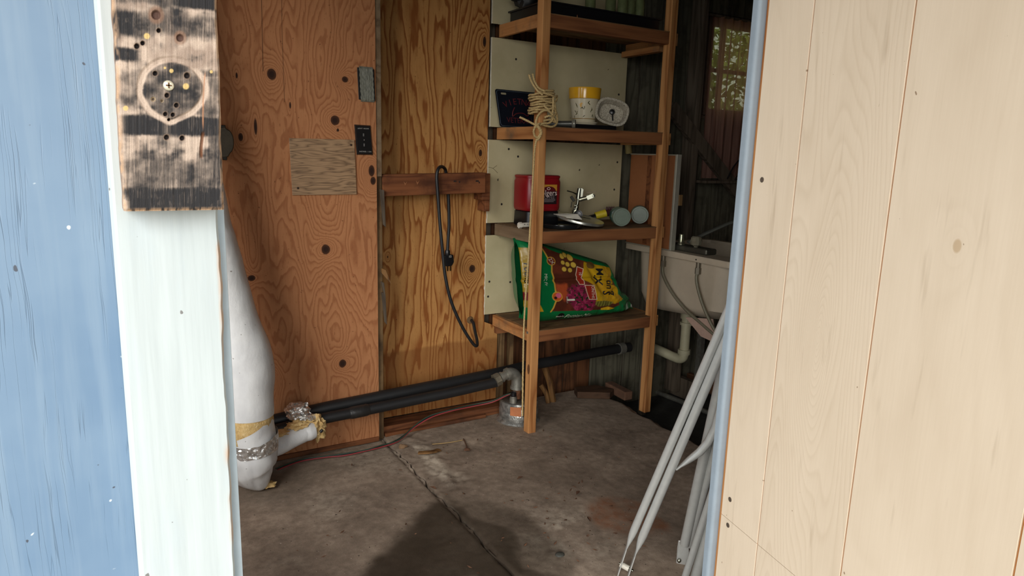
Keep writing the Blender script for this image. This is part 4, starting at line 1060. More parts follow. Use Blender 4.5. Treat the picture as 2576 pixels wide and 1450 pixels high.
def rod():
    root = thing('metal_tube', 'short grey metal tube with a chrome end lying by the flower pot', 'tube', (1.74, 2.47, 1.315))
    a = Vector((1.640, 2.53, 1.329)); b = Vector((1.755, 2.452, 1.334)); d = (b - a).normalized()
    MB().tube([a, b], .0125, 20).build('body', plain('grey_tube', (92, 92, 86), .4, .4), root, smooth=True)
    MB().tube([b, b + d * .004, b + d * .012, b + d * .016], [.0135, .018, .019, .017], 24).build('end_cap', plain('pale_end', (150, 148, 134), .3, .3), root, smooth=True)
    ring = [b + d * .016 + Vector(v) for v in [tuple((d.cross(Vector((0, 0, 1))).normalized() * math.cos(t) + Vector((0, 0, 1)) * math.sin(t)) * .0165) for t in np.linspace(0, 2 * math.pi, 20)]]
    MB().tube(ring, .0016, 6).build('chrome_ring', M_chrome, root, smooth=True)
    q = MB().lathe([(.0, 0), (.026, 0), (.028, .02), (.027, .055), (.022, .058), (.0, .058)], (1.73, 2.64, 1.3145), (0, 0, 1), 24).build('red_jar', plain('dark_red_glass', (84, 26, 22), .3), None, smooth=True)
    tag(q, 'small dark red jar half hidden behind the yellow-rimmed flower pot', 'jar')
rod()

# ------------------------------------------------------------- third shelf (z .889)
def can():
    base = MB(); 
    def rr(w, d, r, n=6):
        out = []
        for cx, cy, a0 in ((w - r, d - r, 0), (-w + r, d - r, 90), (-w + r, -d + r, 180), (w - r, -d + r, 270)):
            for k in range(n + 1):
                t = math.radians(a0 + 90 * k / n); out.append((cx + r * math.cos(t), cy + r * math.sin(t)))
        return out
    cx, cy = 1.684, 2.595
    def loft(prof):
        m = MB(); vs = []; N = None
        for (w, d, r, z) in prof:
            q = rr(w, d, r); N = len(q); vs += [(cx + a, cy + b, z) for a, b in q]
        k = len(prof)
        return m.add(vs, [(i * N + j, i * N + (j + 1) % N, (i + 1) * N + (j + 1) % N, (i + 1) * N + j) for i in range(k - 1) for j in range(N)] + [tuple(range(N)), tuple(range((k - 1) * N, k * N))])
    t = loft([(.084, .066, .03, .8895), (.088, .070, .03, .895), (.086, .068, .03, .953), (.082, .064, .03, .957)]).build('black_tub', M_blackpl, None, smooth=True)
    tag(t, 'low black plastic tub carrying the red coffee can', 'tub')
    root = thing('coffee_can', 'red plastic coffee can with a black and gold label behind the left shelf post', 'can', (cx, cy, .957))
    mr = plain('red_coffee_plastic', (132, 20, 26), .32, 0, .06)
    b = loft([(.084, .066, .03, .9575), (.088, .070, .032, .962), (.090, .072, .032, .972), (.090, .072, .032, 1.085), (.087, .069, .032, 1.094), (.087, .069, .032, 1.100), (.089, .071, .032, 1.102), (.089, .071, .032, 1.110), (.084, .066, .03, 1.113)]).build('canister', mr, root, smooth=True)
    # printed label on the front face
    yf = cy - .072
    def F(a, z, d=.0006): return (a, yf - d, z)
    lb = MB(); lb.add([F(1.630, .988), F(1.742, .988), F(1.742, 1.074), F(1.630, 1.074)], [(0, 1, 2, 3)])
    lb.build('label', plain('black_label_print', (34, 24, 26), .4), b)
    MB().add([F(1.631, 1.046, .0009), F(1.7415, 1.046, .0009), F(1.7415, 1.0735, .0009), F(1.631, 1.0735, .0009)], [(0, 1, 2, 3)]).build('gold_band', plain('gold_print', (196, 140, 50), .35), b)
    # dark mound in the gold band
    pts = [(1.655, 1.044)] + [(1.699 - .036 * math.cos(t), 1.046 + .020 * math.sin(t)) for t in np.linspace(0, math.pi, 14)] + [(1.735, 1.044)]
    MB().add([F(a, z, .0012) for a, z in pts], [tuple(range(len(pts)))]).build('label_arch', plain('dark_red_print', (88, 22, 26), .4), b)
    mw = plain('cream_print', (230, 206, 196), .5)
    textmesh('Folgers', .034, lambda x, y: F(1.693 + x, 1.037 + y, .0016)).build('lettering', mw, b)
    mg = plain('grey_print', (132, 120, 120), .5)
    MB().tube([F(1.697 + .008 * math.cos(t), 1.056 + .005 * math.sin(t), .0016) for t in np.linspace(0, 6.28, 10)], .0012, 5).build('label_mark', mw, b)
    textmesh('COFFEE', .020, lambda x, y: F(1.696 + x, 1.018 + y, .0014)).build('lettering', mg, b)
    m = MB()
    for z, w in ((1.0085, .05), (1.003, .05), (.998, .04)): m.add([F(1.694 - w, z, .0013), F(1.694 + w * .8, z, .0013), F(1.694 + w * .8, z + .0022, .0013), F(1.694 - w, z + .0022, .0013)], [(0, 1, 2, 3)])
    m.build('fine_print', mg, b)
can()
def sprinkler():
    root = thing('impulse_sprinkler', 'chrome impulse lawn sprinkler standing behind the round metal lid', 'sprinkler', (1.845, 2.52, .889))
    f = Vector((1.845, 2.515, 0)); r_ = Vector((.84, -.54, 0)); b_ = Vector((.54, .84, 0))
    def P(a, z, d=0.): v = f + r_ * a + b_ * d; return (v.x, v.y, z)
    dull = plain('tarnished_chrome', (150, 148, 128), .28, .85, .2, 60)
    MB().lathe([(.024, .0), (.024, .005), (.013, .009), (.0115, .026)], P(-.004, .9345), (0, 0, 1), 20).build('base', dull, root, smooth=True)
    MB().tube([P(-.004, .945), P(.0, .962)], [.013, .012], 16).build('body_tube', dull, root, smooth=True)
    MB().tube([P(.0, .958), P(.0015, .972), P(.0035, .9722), P(.004, .985), P(.006, .986), P(.0085, 1.02)], [.0115, .0115, .0085, .0085, .0065, .0065], 16).build('stem', M_chrome, root, smooth=True)
    for z in (.966, .979): MB().tube([P(.001, z), P(.0015, z + .004)], .0125, 6).build('hex_nut', dull, root)
    MB().tube([P(.008, 1.012), P(.012, 1.058)], [.012, .0095], 14).build('spring_cap', M_chrome, root, smooth=True)
    MB().obox(P(.019, 1.005, -.006), P(.024, 1.056, -.006), .004, .012).build('bridge', M_chrome, root, bev=.001)
    MB().obox(P(.006, 1.057, -.002), P(.026, 1.057, -.002), .012, .005).build('bridge', M_chrome, root, bev=.001)
    MB().tube([P(.012, 1.008, -.006), P(.045, 1.018, -.010)], [.010, .0085], 14).build('nozzle', dull, root, smooth=True)
    MB().obox(P(.045, 1.016, -.012), P(.076, 1.030, -.016), .006, .020).build('drive_arm', M_chrome, root, bev=.001)
    MB().obox(P(.044, 1.041, -.006), P(.086, 1.046, -.010), .012, .003).build('deflector', plain('dark_steel', (74, 64, 52), .4, .8), root)
    MB().lathe([(.0, .010), (.006, .009), (.007, 0)], P(.074, 1.028, -.022), (-.5, -.8, .1), 12).build('arm_weight', M_chrome, root, smooth=True)
    MB().tube([P(.004, 1.030, 0), P(-.020, 1.040, -.004), P(-.044, 1.046, -.006)], [.004, .005, .0075], 10, flat=[(1, 1), (.5, 1.3), (.4, 1.5)]).build('rear_arm', M_chrome, root, smooth=True)
    MB().obox(P(-.010, 1.000, -.004), P(-.026, 1.022, -.006), .008, .012).build('trip_lever', plain('dark_steel_b', (58, 56, 50), .4, .7), root, bev=.001)
    MB().tube([P(-.020, .998, -.004), P(-.024, .972, -.006)], .002, 8).build('trip_pin', M_chrome, root, smooth=True)
    # black hose coupling in front of the stem
    q = thing('hose_end', 'open end of a black rubber hose in front of the sprinkler stem', 'hose', (1.80, 2.45, .93))
    c = Vector((1.803, 2.44, .9485)); d = Vector((-.50, -.84, .20)).normalized()
    MB().lathe([(.0, -.012), (.0145, -.010), (.0150, .0), (.0190, .001), (.0195, -.004), (.0190, -.032), (.0, -.034)], c, d, 24).build('coupling', M_blackpl, q, smooth=True)
sprinkler()
def lids():
    t = MB().lathe([(.0, .010), (.074, .010), (.080, .012), (.092, .020), (.0945, .019), (.095, .016), (.090, .003), (.082, .0), (.0, .0)], (1.735, 2.466, .8895), (0, 0, 1), 48)
    o = t.build('round_tray', plain('glossy_black_tray', (24, 25, 26), .18, 0, .05), None, smooth=True)
    tag(o, 'round glossy black tray lying flat under the tilted metal lid', 'tray')
    ax = Vector((.05, -.20, 1)).normalized(); c = (1.850, 2.487, .925)
    ax = Vector((.10, -.16, 1)).normalized()
    root = thing('round_metal_plate', 'round dark metal lid with a bright rim tilted against the black tray', 'lid', (1.85, 2.487, .889))
    MB().lathe([(.0, -.001), (.106, -.001), (.106, .001), (.0, .001)], c, ax, 56).build('disc', plain('dull_pewter', (82, 80, 70), .45, .7, .15, 20), root, smooth=False)
    MB().lathe([(.1060, -.0095), (.1085, -.0085), (.1090, .0), (.1075, .003), (.1055, .002)], c, ax, 64).build('rim', plain('bright_tin', (196, 196, 184), .3, .85), root, smooth=True)
    MB().obox((1.862, 2.535, .940), (1.925, 2.508, .930), .016, .004).build('strap_handle', plain('dull_strap', (94, 92, 82), .45, .6), root, bev=.001)
    g = thing('white_shard', 'broken piece of white plastic lying on the metal lid', 'shard', (1.74, 2.43, .94))
    a = [(1.676, 2.445, .9515), (1.690, 2.432, .9475), (1.710, 2.425, .9435), (1.722, 2.422, .9405), (1.728, 2.421, .9365), (1.800, 2.405, .9285), (1.790, 2.425, .9495), (1.74, 2.44, .9515)]
    MB().prism(a, (0, .002, .002)).build('piece', M_whitepl, g)
lids()
def jars():
    mt = plain('teal_glass', (50, 86, 74), .25, 0, .15, 20); ml = plain('pale_teal_lid', (112, 124, 110), .35, 0, .08)
    def jar(c, d, R, L, label):
        c = Vector(c); d = Vector(d).normalized()
        root = thing('lidded_jar', label, 'jar', (c.x, c.y, .889), group='teal jars lying on the third shelf')
        prof = [(.0, -L), (R * .8, -L), (R * .93, -L + .004)]
        k = -L + .006
        MB().lathe(prof + [(R * .94, -.034), (R * .90, -.028)], c, d, 36).build('jar_body', mt, root, smooth=True)
        for j in range(3):
            h = -.028 + .007 * j
            MB().lathe([(R * .93, h), (R * 1.0, h + .001), (R * 1.0, h + .004), (R * .93, h + .0055)], c, d, 36).build('ridge', mt, root, smooth=True)
        MB().lathe([(R * .93, -.010), (R * 1.0, -.008), (R * 1.0, .004), (R * .95, .010), (R * .80, .010), (R * .77, .0075), (.0, .0075)], c, d, 40).build('lid', ml, root, smooth=True)
    jar((2.044, 2.435, .889 + .0432), (-.45, -.86, -.02), .0428, .090, 'teal jar with pale lid lying on its side nearest the sprinkler')
    jar((2.215, 2.505, .889 + .0432), (-.62, -.78, -.02), .0428, .075, 'teal jar with pale lid lying on its side against the right shelf post')
    root = thing('hose_nozzle', 'black hose nozzle with a yellow band lying behind the teal jars', 'nozzle', (2.02, 2.55, .889))
    my = plain('yellow_plastic', (190, 168, 40), .4)
    MB().tube([(1.955, 2.565, .912), (1.985, 2.552, .918)], [.017, .020], 18).build('grip', M_blackpl, root, smooth=True)
    MB().tube([(1.985, 2.552, .928), (2.03, 2.532, .942)], [.0165, .0185], 18).build('collar', my, root, smooth=True)
    MB().tube([(2.03, 2.54, .940), (2.08, 2.555, .944)], [.014, .020], 16).build('head', plain('maroon_plastic', (74, 40, 42), .5), root, smooth=True)
    for k in range(4): MB().tube([(2.045 + .014 * k, 2.545, .955), (2.047 + .014 * k, 2.545, .970)], .005, 8).build('knob', plain('maroon_plastic_b', (70, 40, 40), .5) if k == 0 else bpy.data.materials['maroon_plastic_b'], root, smooth=True)
    q = thing('pvc_fitting', 'white plastic pipe fitting with a hexagonal end at the left end of the third shelf', 'fitting', (1.51, 2.50, .89))
    a = Vector((1.545, 2.50, .9020)); b = Vector((1.615, 2.50, .904))
    MB().tube([a, b], .0105, 18).build('pipe', M_whitepl, q, smooth=True)
    MB().tube([a + Vector((-.010, 0, 0)), a + Vector((.004, 0, 0))], .0135, 6).build('hex_end', M_whitepl, q)
    mi = plain('grey_ink', (60, 56, 50), .6); m = MB()
    for k, w in enumerate((.004, .0015, .003, .005, .002, .004, .003)): m.box((1.556 + .008 * k, 2.4890, .904), (1.556 + .008 * k + w, 2.4896, .9085))
    m.build('worn_print', mi, q)
jars()
# ------------------------------------------------------------- potting mix bag on the lowest shelf (z .464)
def bag():
    root = thing('potting_mix_bag', 'green plastic bag of potting mix with flower pictures lying on the lowest shelf', 'bag', (1.88, 2.53, .464))
    A0, A1, A2 = -1.5639743386823528, .002266445705033198, .0001247534861769826
    B0, B1, B2 = 2.187971299624271, -.0001821389395981741, -.001800406250880846
    top = [(1316, 622), (1324, 617), (1338, 610), (1365, 611), (1385, 619), (1410, 626), (1470, 643), (1548, 664), (1556, 680), (1562, 705), (1570, 732), (1590, 737), (1604, 752), (1614, 775), (1622, 787)]
    bot = [(1316, 788), (1330, 806), (1364, 813), (1430, 807), (1500, 800), (1560, 793), (1600, 789), (1622, 788)]
    nu, nv = 330, 200
    s = np.linspace(1332, 1622, nu)
    tt = np.interp(s, *zip(*top)); tb = np.interp(s, *zip(*bot)) + 2
    V = np.linspace(0, 1, nv)[:, None]; Sg = np.repeat(s[None], nv, 0); Tg = tb[None] * (1 - V) + tt[None] * V
    def yf(s, t, v):
        e = np.abs(2 * v - 1)
        y = 2.430 + .030 * v + .050 * e ** 7
        y = y + .03 * sst(1352, 1332, s) + .07 * sst(1560, 1622, s) * (1 - .4 * v)
        wr = (fbm(s / 26, t / 30, 3, 4) - .5) * .030 * (.25 + .75 * sst(1470, 1580, s)) + .006 * np.sin((t + .35 * s) / 5.) * sst(1560, 1600, s)
        cr = .009 * np.exp(-((t - 708 + .06 * (s - 1400)) / 4.5) ** 2)         # long horizontal fold
        cr = cr + .012 * np.exp(-((s - 1500 - .5 * (t - 700)) / 7.) ** 2) * sst(660, 690, t) * sst(760, 720, t)
        return y + wr + cr
    Y = yf(Sg, Tg, V)
    X = A0 + A1 * Sg + A2 * Tg; Z = B0 + B1 * Sg + B2 * Tg
    Z = np.maximum(Z, .4655)
    n = lambda sc, sd: fbm(Sg / sc, Tg / sc, sd, 4)
    c = np.zeros(Sg.shape + (3,)); 
    def put(mask, col):
        nonlocal c
        mask = np.clip(mask, 0, 1)[..., None]; c = c * (1 - mask) + np.array(lin(col)) * mask
    def poly(pts, soft=.8, wob=0.):
        q = poly_sd(Sg + wob * (n(9, 5) - .5), Tg + wob * (n(9, 6) - .5), pts); return sst(soft, -soft, q)
    green = (12, 108, 56)
    put(np.ones_like(Sg), green)
    put(.4 * sst(.4, .65, n(30, 8)), (12, 100, 56))
    brown = [(1380, 622), (1386, 648), (1395.5, 671), (1394, 686), (1398, 703), (1399, 716), (1400, 737), (1400, 757), (1393, 775), (1388, 784), (1448, 783.5), (1514, 782), (1540, 780), (1560, 770), (1556, 742), (1544, 700), (1546, 676), (1500, 664), (1440, 648), (1400, 634)]
    put(poly(brown, 1.), (82, 40, 27)); put(poly(brown, 1.) * sst(.45, .7, n(26, 11)), (104, 50, 32))
    # gold border line
    bl = [(1377, 624), (1386, 648), (1395.5, 671), (1394, 686), (1398, 703), (1399, 716), (1400, 737), (1400, 757), (1393, 775), (1387, 785)]
    d = np.full(Sg.shape, 1e9)
    for (ax, ay), (bx, by) in zip(bl[:-1], bl[1:]):
        t_ = np.clip(((Sg - ax) * (bx - ax) + (Tg - ay) * (by - ay)) / ((bx - ax) ** 2 + (by - ay) ** 2), 0, 1); d = np.minimum(d, np.hypot(Sg - ax - t_ * (bx - ax), Tg - ay - t_ * (by - ay)))
    put(sst(2.2, 1.0, d), (206, 160, 62))
    # orange soil glow and flowers
    put(poly([(1400, 717), (1428, 715), (1430, 745), (1420, 760), (1404, 740)], 4, 6), (166, 74, 40))
    fl = sst(1.12, .9, np.hypot((Sg - 1464) / 38, (Tg - 750) / 34) + .5 * (n(9, 21) - .5))
    put(fl * (Tg < 784), (124, 32, 62)); put(fl * sst(.52, .62, n(7, 22)) * (Tg < 784), (156, 54, 84)); put(fl * sst(.58, .66, n(6, 25)) * (Tg < 784), (44, 44, 30))
    # potatoes
    for px_, py, r in ((1424, 648, 6.5), (1433, 645, 6), (1444, 651, 8), (1423, 663, 5.5), (1434, 667, 6), (1448, 668, 7), (1424, 679, 6), (1438, 681, 6)):
        q = np.hypot(Sg - px_, (Tg - py) * .95); put(sst(r + 2, r, q) * .7, (66, 40, 22)); put(sst(r, r - 1.5, q), (196, 162, 66))
    yel = [(1477, 660), (1507, 666), (1545, 674), (1544, 716), (1555, 724), (1557, 741), (1571, 754), (1549, 767), (1497, 760), (1502, 755), (1496, 718), (1472, 704), (1467, 696), (1472, 675)]
    put(poly(yel, 1., 3), (186, 146, 24)); put(poly(yel, 1.) * sst(.5, .7, n(24, 31)) * .5, (170, 120, 24))
    put(sst(9.5, 8, np.hypot((Sg - 1493) * .8, Tg - 668)) * (Tg > 660), (104, 74, 34))
    r1 = [(1456, 671), (1472, 677), (1466, 699), (1473, 706), (1472, 717), (1459, 717), (1451, 693)]; r2 = [(1472, 718), (1496, 718), (1502, 755), (1481, 755)]
    for r_ in (r1, r2):
        q = poly_sd(Sg, Tg, r_); put(sst(.6, -.4, q), (226, 204, 172)); put(sst(-.9, -1.7, q), (150, 44, 30))
    leafp = [(1498, 760), (1520, 758), (1545, 762), (1535, 771), (1505, 774), (1496, 768)]
    put(poly(leafp, 1.), (90, 86, 34)); put(poly(leafp, 1.) * (np.sin(Sg * .9 + Tg * .3) > .3) * .7, (146, 136, 62))
    put(poly([(1512, 778), (1530, 774), (1548, 779), (1536, 783), (1512, 783)], 1.), (212, 166, 34))
    # top edge band darkens to deep green film, grey underside
    put(sst(.955, .985, V * np.ones_like(Sg)) * (Sg < 1560) * .8, (24, 74, 44))
    # left end: yellow gusset
    gus = poly([(1320, 634), (1352, 630), (1354, 700), (1354, 748), (1347, 778), (1320, 772)], 1.)
    put(gus * (Sg < 1355), (150, 122, 34)); put(poly([(1320, 740), (1352, 738), (1352, 758), (1320, 760)], 1., 3), (104, 22, 22))
    put(poly([(1357, 756), (1370, 784), (1357, 785)], .8), (216, 164, 34))
    # badges
    q = np.hypot(Sg - 1395, Tg - 660); put(sst(10.8, 9.8, q), (206, 160, 62)); put(sst(9.2, 8.4, q), (118, 48, 30))
    q = np.hypot(Sg - 1403, Tg - 747); put(sst(12.6, 11.6, q), (206, 160, 62)); put(sst(11, 10, q), (196, 92, 40)); put(sst(7, 5.5, np.hypot(Sg - 1406, Tg - 744)), (206, 96, 124)); put(sst(4, 3, np.hypot(Sg - 1399, Tg - 750)), (50, 26, 22))
    q = np.hypot(Sg - 1413.7, Tg - 798); put(sst(9.5, 8.5, q), (20, 20, 20))
    # white film showing on the crumpled right end
    put(poly([(1556, 686), (1564, 685), (1571, 696), (1564, 706), (1556, 702)], 1., 5) * .85, (206, 206, 196))
    put(poly([(1612, 770), (1622, 786), (1606, 780)], 1.), (196, 206, 196)); put(poly([(1588, 770), (1596, 764), (1594, 780), (1582, 786)], 1., 6) * .6, (188, 196, 186))
    m = MB(); m.v = list(zip(X.ravel().tolist(), Y.ravel().tolist(), Z.ravel().tolist()))
    m.f = [(j * nu + i, j * nu + i + 1, (j + 1) * nu + i + 1, (j + 1) * nu + i) for j in range(nv - 1) for i in range(nu - 1)]
    m.c = c.reshape(-1, 3)
    o = m.build('bag_front', colmat('glossy_printed_film', .27, 0, 0, 0), root, smooth=True, fixn=False)
    # back of the bag
    nb, mb_ = 60, 24; m = MB(); s2 = np.linspace(1332, 1622, nb)
    t2 = np.interp(s2, *zip(*top)); b2 = np.interp(s2, *zip(*bot)) + 2
    def bk(u, v):
        i = int(round(u * (nb - 1))); ss = s2[i]; t = b2[i] * (1 - v) + t2[i] * v; e = abs(2 * v - 1)
        y0 = float(yf(np.array(ss), np.array(t), np.array(v)))
        y = y0 + .001 + (.185 * (1 - e ** 5) * (.25 + .75 * float(sst(1332, 1352, ss))) * (1 - .75 * float(sst(1540, 1622, ss))))
        return (A0 + A1 * ss + A2 * t, min(y, 2.70), max(.4655, B0 + B1 * ss + B2 * t))
    m.grid(bk, nb, mb_); m.build('bag_back', plain('green_film', (20, 110, 62), .3, 0, .1), root, smooth=True)
    # lettering laid on the film
    def Sf(s_, t_, d=.0022):
        tb_ = np.interp(s_, *zip(*bot)) + 2; tt_ = np.interp(s_, *zip(*top)); v = (tb_ - t_) / (tb_ - tt_)
        y = float(yf(np.array(s_), np.array(t_), np.array(v)))
        return (A0 + A1 * s_ + A2 * t_, y - d, B0 + B1 * s_ + B2 * t_)
    def write(body, s0, t0, size, ang, mat, shear=0., sx=1., bold=0.):
        ca, sa = math.cos(ang), math.sin(ang)
        textmesh(body, size, lambda x, y: Sf(s0 + x * sx * ca + y * sa, t0 + x * sx * sa - y * ca), shear=shear, bold=bold).build('lettering', mat, o)
    mw = plain('pale_print', (206, 206, 186), .4); mk = plain('dark_print', (28, 24, 20), .4)
    R = math.pi / 2
    write('Potting Mix', 1458, 798.5, 15.5, -.035, mw, .35, .92)
    write('Miracle-Gro', 1412, 798.5, 6.0, -.03, mw, 0, .7, .15)
    write('2X', 1395, 660, 13, 1.05, mw)
    write('MIC', 1379, 700, 10, R, mw, 0, 1.1); write('Fr', 1379, 716, 10, R, mw)
    write('1', 1434, 755, 26, R * .98, mw, 0, 1.3, .5)
    write('DIRECT', 1425.5, 755, 5, R, mw)
    write('ONTHS', 1491, 736, 9.5, R, mw); write('10', 1462, 689, 9, R, mw)
    write('M', 1512, 684, 24, R, mk, 0, 1., .5); write('IX', 1508, 703, 24, R, mk, .2, 1., .5)
    write('tin', 1534, 716, 22, R + .1, mk, 0, 1., .4); write('g', 1541, 738, 26, R + .1, mk, 0, 1., .5); write('S', 1526, 738, 24, R, mk, 0, 1., .5)
    write('Pound', 1342, 692, 15, R, mk, 0, 1.3, .3)
bag()

# ------------------------------------------------------------- top shelf: black seed tray with glass bottles
def toptray():
    root = thing('seed_tray', 'long black plastic tray filling the top shelf', 'tray', (1.86, 2.55, 1.746))
    z0 = 1.7465; x0, x1, y0, y1 = 1.585, 2.185, 2.425, 2.70
    MB().box((x0, y0, z0), (x1, y0 + .004, z0 + .052)).box((x0, y1 - .004, z0), (x1, y1, z0 + .052)).box((x0, y0 + .004, z0), (x0 + .004, y1 - .004, z0 + .052)).box((x1 - .004, y0 + .004, z0), (x1, y1 - .004, z0 + .052)).box((x0 + .004, y0 + .004, z0), (x1 - .004, y1 - .004, z0 + .004)).build('tray_body', M_blackpl, root)
    MB().box((x0 - .008, y0 - .008, z0 + .050), (x1 + .008, y0 + .001, z0 + .056)).box((x0 - .008, y1 - .001, z0 + .050), (x1 + .008, y1 + .008, z0 + .056)).box((x0 - .008, y0 + .001, z0 + .050), (x0 + .001, y1 - .001, z0 + .056)).box((x1 - .001, y0 + .001, z0 + .050), (x1 + .008, y1 - .001, z0 + .056)).build('tray_rim', M_blackpl, root)
    mg = plain('dusty_green_glass', (96, 104, 70), .2, 0, .2)
    spots = [(1.83, 2.46), (1.945, 2.47), (1.995, 2.45), (2.045, 2.46), (2.09, 2.45)]
    labs = ['dusty green glass jar standing alone at the left of the black tray', 'dusty glass jar, second from left in the black tray', 'dusty glass jar in the middle of the black tray', 'dusty glass jar, fourth from left in the black tray', 'dusty glass jar at the right end of the black tray']
    for (x, y), lb in zip(spots, labs):
        j = MB().lathe([(.0, 0), (.021, 0), (.022, .004), (.022, .11), (.015, .135), (.015, .15), (.0, .15)], (x, y, z0 + .0045), (0, 0, 1), 20).build('glass_jar', mg, None, smooth=True)
        tag(j, lb, 'jar', 'glass jars in the black tray')
    c = thing('crumpled_bag', 'crumpled black plastic bag at the left end of the top shelf', 'plastic bag', (1.60, 2.6, 1.746))
    MB().blob((1.615, 2.62, 1.86), (.075, .06, .055), .3, 5, 4, 3).build('film', M_black, c, smooth=True)
toptray()

# ------------------------------------------------------------- utility sink to the right of the slab
M_sink = plain('stained_cream_plastic', (186, 172, 150), .4, 0, .10, 6.)
def sink():
    root = thing('utility_sink', 'stained cream utility sink with two supply hoses to the right of the shelf', 'sink', (2.58, 2.38, -.14))
    X0, X1, Y0, Y1 = 2.325, 2.86, 2.03, 2.66
    def rr(x0, x1, y0, y1, r, n=8):
        out = []
        for cx, cy, a0 in ((x1 - r, y1 - r, 0), (x0 + r, y1 - r, 90), (x0 + r, y0 + r, 180), (x1 - r, y0 + r, 270)):
            for k in range(n + 1):
                t = math.radians(a0 + 90 * k / n); out.append((cx + r * math.cos(t), cy + r * math.sin(t)))
        return out
    prof = [(.085, .435, .10), (.045, .445, .11), (.020, .475, .11), (.008, .53, .10), (.0, .74, .09), (.02, .758, .08), (.035, .70, .08), (.06, .52, .08)]
    m = MB(); vs = []; N = 36
    for (ins, z, r) in prof: vs += [(x, y, z + .05 * max(0, (2.66 - y) / .63) * (1 if z < .5 else 0)) for x, y in rr(X0 + ins, X1 - ins, Y0 + ins, Y1 - ins, r)]
    k = len(prof)
    m.add(vs, [(i * N + j, i * N + (j + 1) % N, (i + 1) * N + (j + 1) % N, (i + 1) * N + j) for i in range(k - 1) for j in range(N)] + [tuple(range(N)), tuple(range((k - 1) * N, k * N))])
    m.build('tub', M_sink, root, smooth=True)
    # rolled rim and deck
    ri = MB(); o_ = rr(2.300, 2.885, 2.005, 2.705, .02, 4); i_ = rr(2.42, 2.85, 2.045, 2.665, .05, 4); n = len(o_)
    ri.add([(x, y, .742) for x, y in o_] + [(x, y, .772) for x, y in o_] + [(x, y, .772) for x, y in i_] + [(x, y, .742) for x, y in i_],
           [(q * n + j, q * n + (j + 1) % n, ((q + 1) % 4) * n + (j + 1) % n, ((q + 1) % 4) * n + j) for q in range(4) for j in range(n)])
    ri.build('rim', M_sink, root, bev=.004)
    MB().lathe([(.0, -.0015), (.0035, -.001), (.004, .001)], (2.2995, 2.205, .755), (1, 0, 0), 12).build('rim_hole', plain('dark_hole', (40, 34, 30), .9), root)
    # faucet
    MB().box((2.345, 2.19, .772), (2.415, 2.46, .800)).build('faucet_body', plain('tarnished_steel', (92, 90, 80), .4, .7, .2), root, bev=.008, seg=3)
    MB().lathe([(.018, 0), (.018, .008), (.0135, .012), (.0135, .048), (.012, .052), (.0, .052)], (2.37, 2.375, .798), (0, 0, 1), 20).build('faucet_handle', plain('smoky_chrome', (150, 148, 124), .15, .8), root, smooth=True)
    MB().lathe([(.010, 0), (.010, .008), (.024, .016), (.027, .034), (.024, .050), (.018, .056), (.0, .057)], (2.365, 2.275, .795), (0, 0, 1), 10).build('faucet_handle', plain('smoky_acrylic', (138, 132, 112), .12, .3), root)
    MB().tube([(2.40, 2.36, .81), (2.47, 2.33, .850), (2.56, 2.28, .90), (2.66, 2.22, .945)], [.012, .013, .013, .014], 12, flat=[(.6, 1.4)] * 4).build('spout', plain('dull_grey_spout', (112, 112, 102), .45, .5), root, smooth=True)
    mh = plain('grey_braided_hose', (118, 112, 92), .5, .2, .15, 120.)
    for (y, pts) in ((2.455, [(2.318, 2.432, .70), (2.312, 2.425, .66), (2.312, 2.395, .615), (2.314, 2.33, .555), (2.320, 2.245, .500), (2.322, 2.17, .468), (2.325, 2.08, .430), (2.36, 2.00, .39), (2.5, 1.95, .30)]),
                     (2.235, [(2.318, 2.205, .70), (2.312, 2.205, .665), (2.312, 2.18, .60), (2.314, 2.135, .525), (2.320, 2.075, .450), (2.345, 2.02, .39), (2.42, 1.96, .30)])):
        MB().tube(catmull(pts, 8), .0075, 12).build('supply_hose', mh, root, smooth=True)
        p = Vector(pts[0]); 
        MB().tube([p + Vector((0, 0, -.012)), p + Vector((0, 0, .016))], .0145, 6).tube([p + Vector((0, 0, .014)), p + Vector((0, 0, .05))], .0115, 14).build('hose_nut', plain('hose_fitting', (120, 112, 96), .4, .6) if y > 2.4 else bpy.data.materials['hose_fitting'], root)
    # drain
    dx, dy = 2.62, 2.545; md = plain('cream_drain_pipe', (186, 180, 150), .4, 0, .08)
    MB().tube([(dx, dy, .47), (dx, dy, .195)], .0255, 20).build('drain_pipe', md, root, smooth=True)
    for z0, z1 in ((.405, .375), (.355, .34), (.205, .18)): MB().tube([(dx, dy, z0), (dx, dy, z1)], .0330, 20).build('slip_nut', md, root, smooth=True)
    MB().tube(catmull([(dx, dy, .20), (dx, dy + .002, .165), (dx - .006, dy + .022, .148), (dx - .02, dy + .06, .152), (dx - .05, dy + .13, .170), (dx - .08, dy + .20, .185)], 6), .0255, 18).build('drain_bend', md, root, smooth=True)
    for y in (2.08, 2.60):
        for x in (2.40, 2.80): MB().obox((x, y, .50), (x, y, -.139), .03, .03, (1, 0, 0)).build('leg', M_galv if x > 2.5 else M_dark, root)
    MB().prism([(2.322, 2.265, .472), (2.322, 2.10, .50), (2.322, 2.07, .395), (2.322, 2.16, .405), (2.322, 2.215, .440)], (.006, 0, 0)).build('leg_bracket', plain('pinkish_beige_bracket', (178, 150, 134), .5), root)
sink()
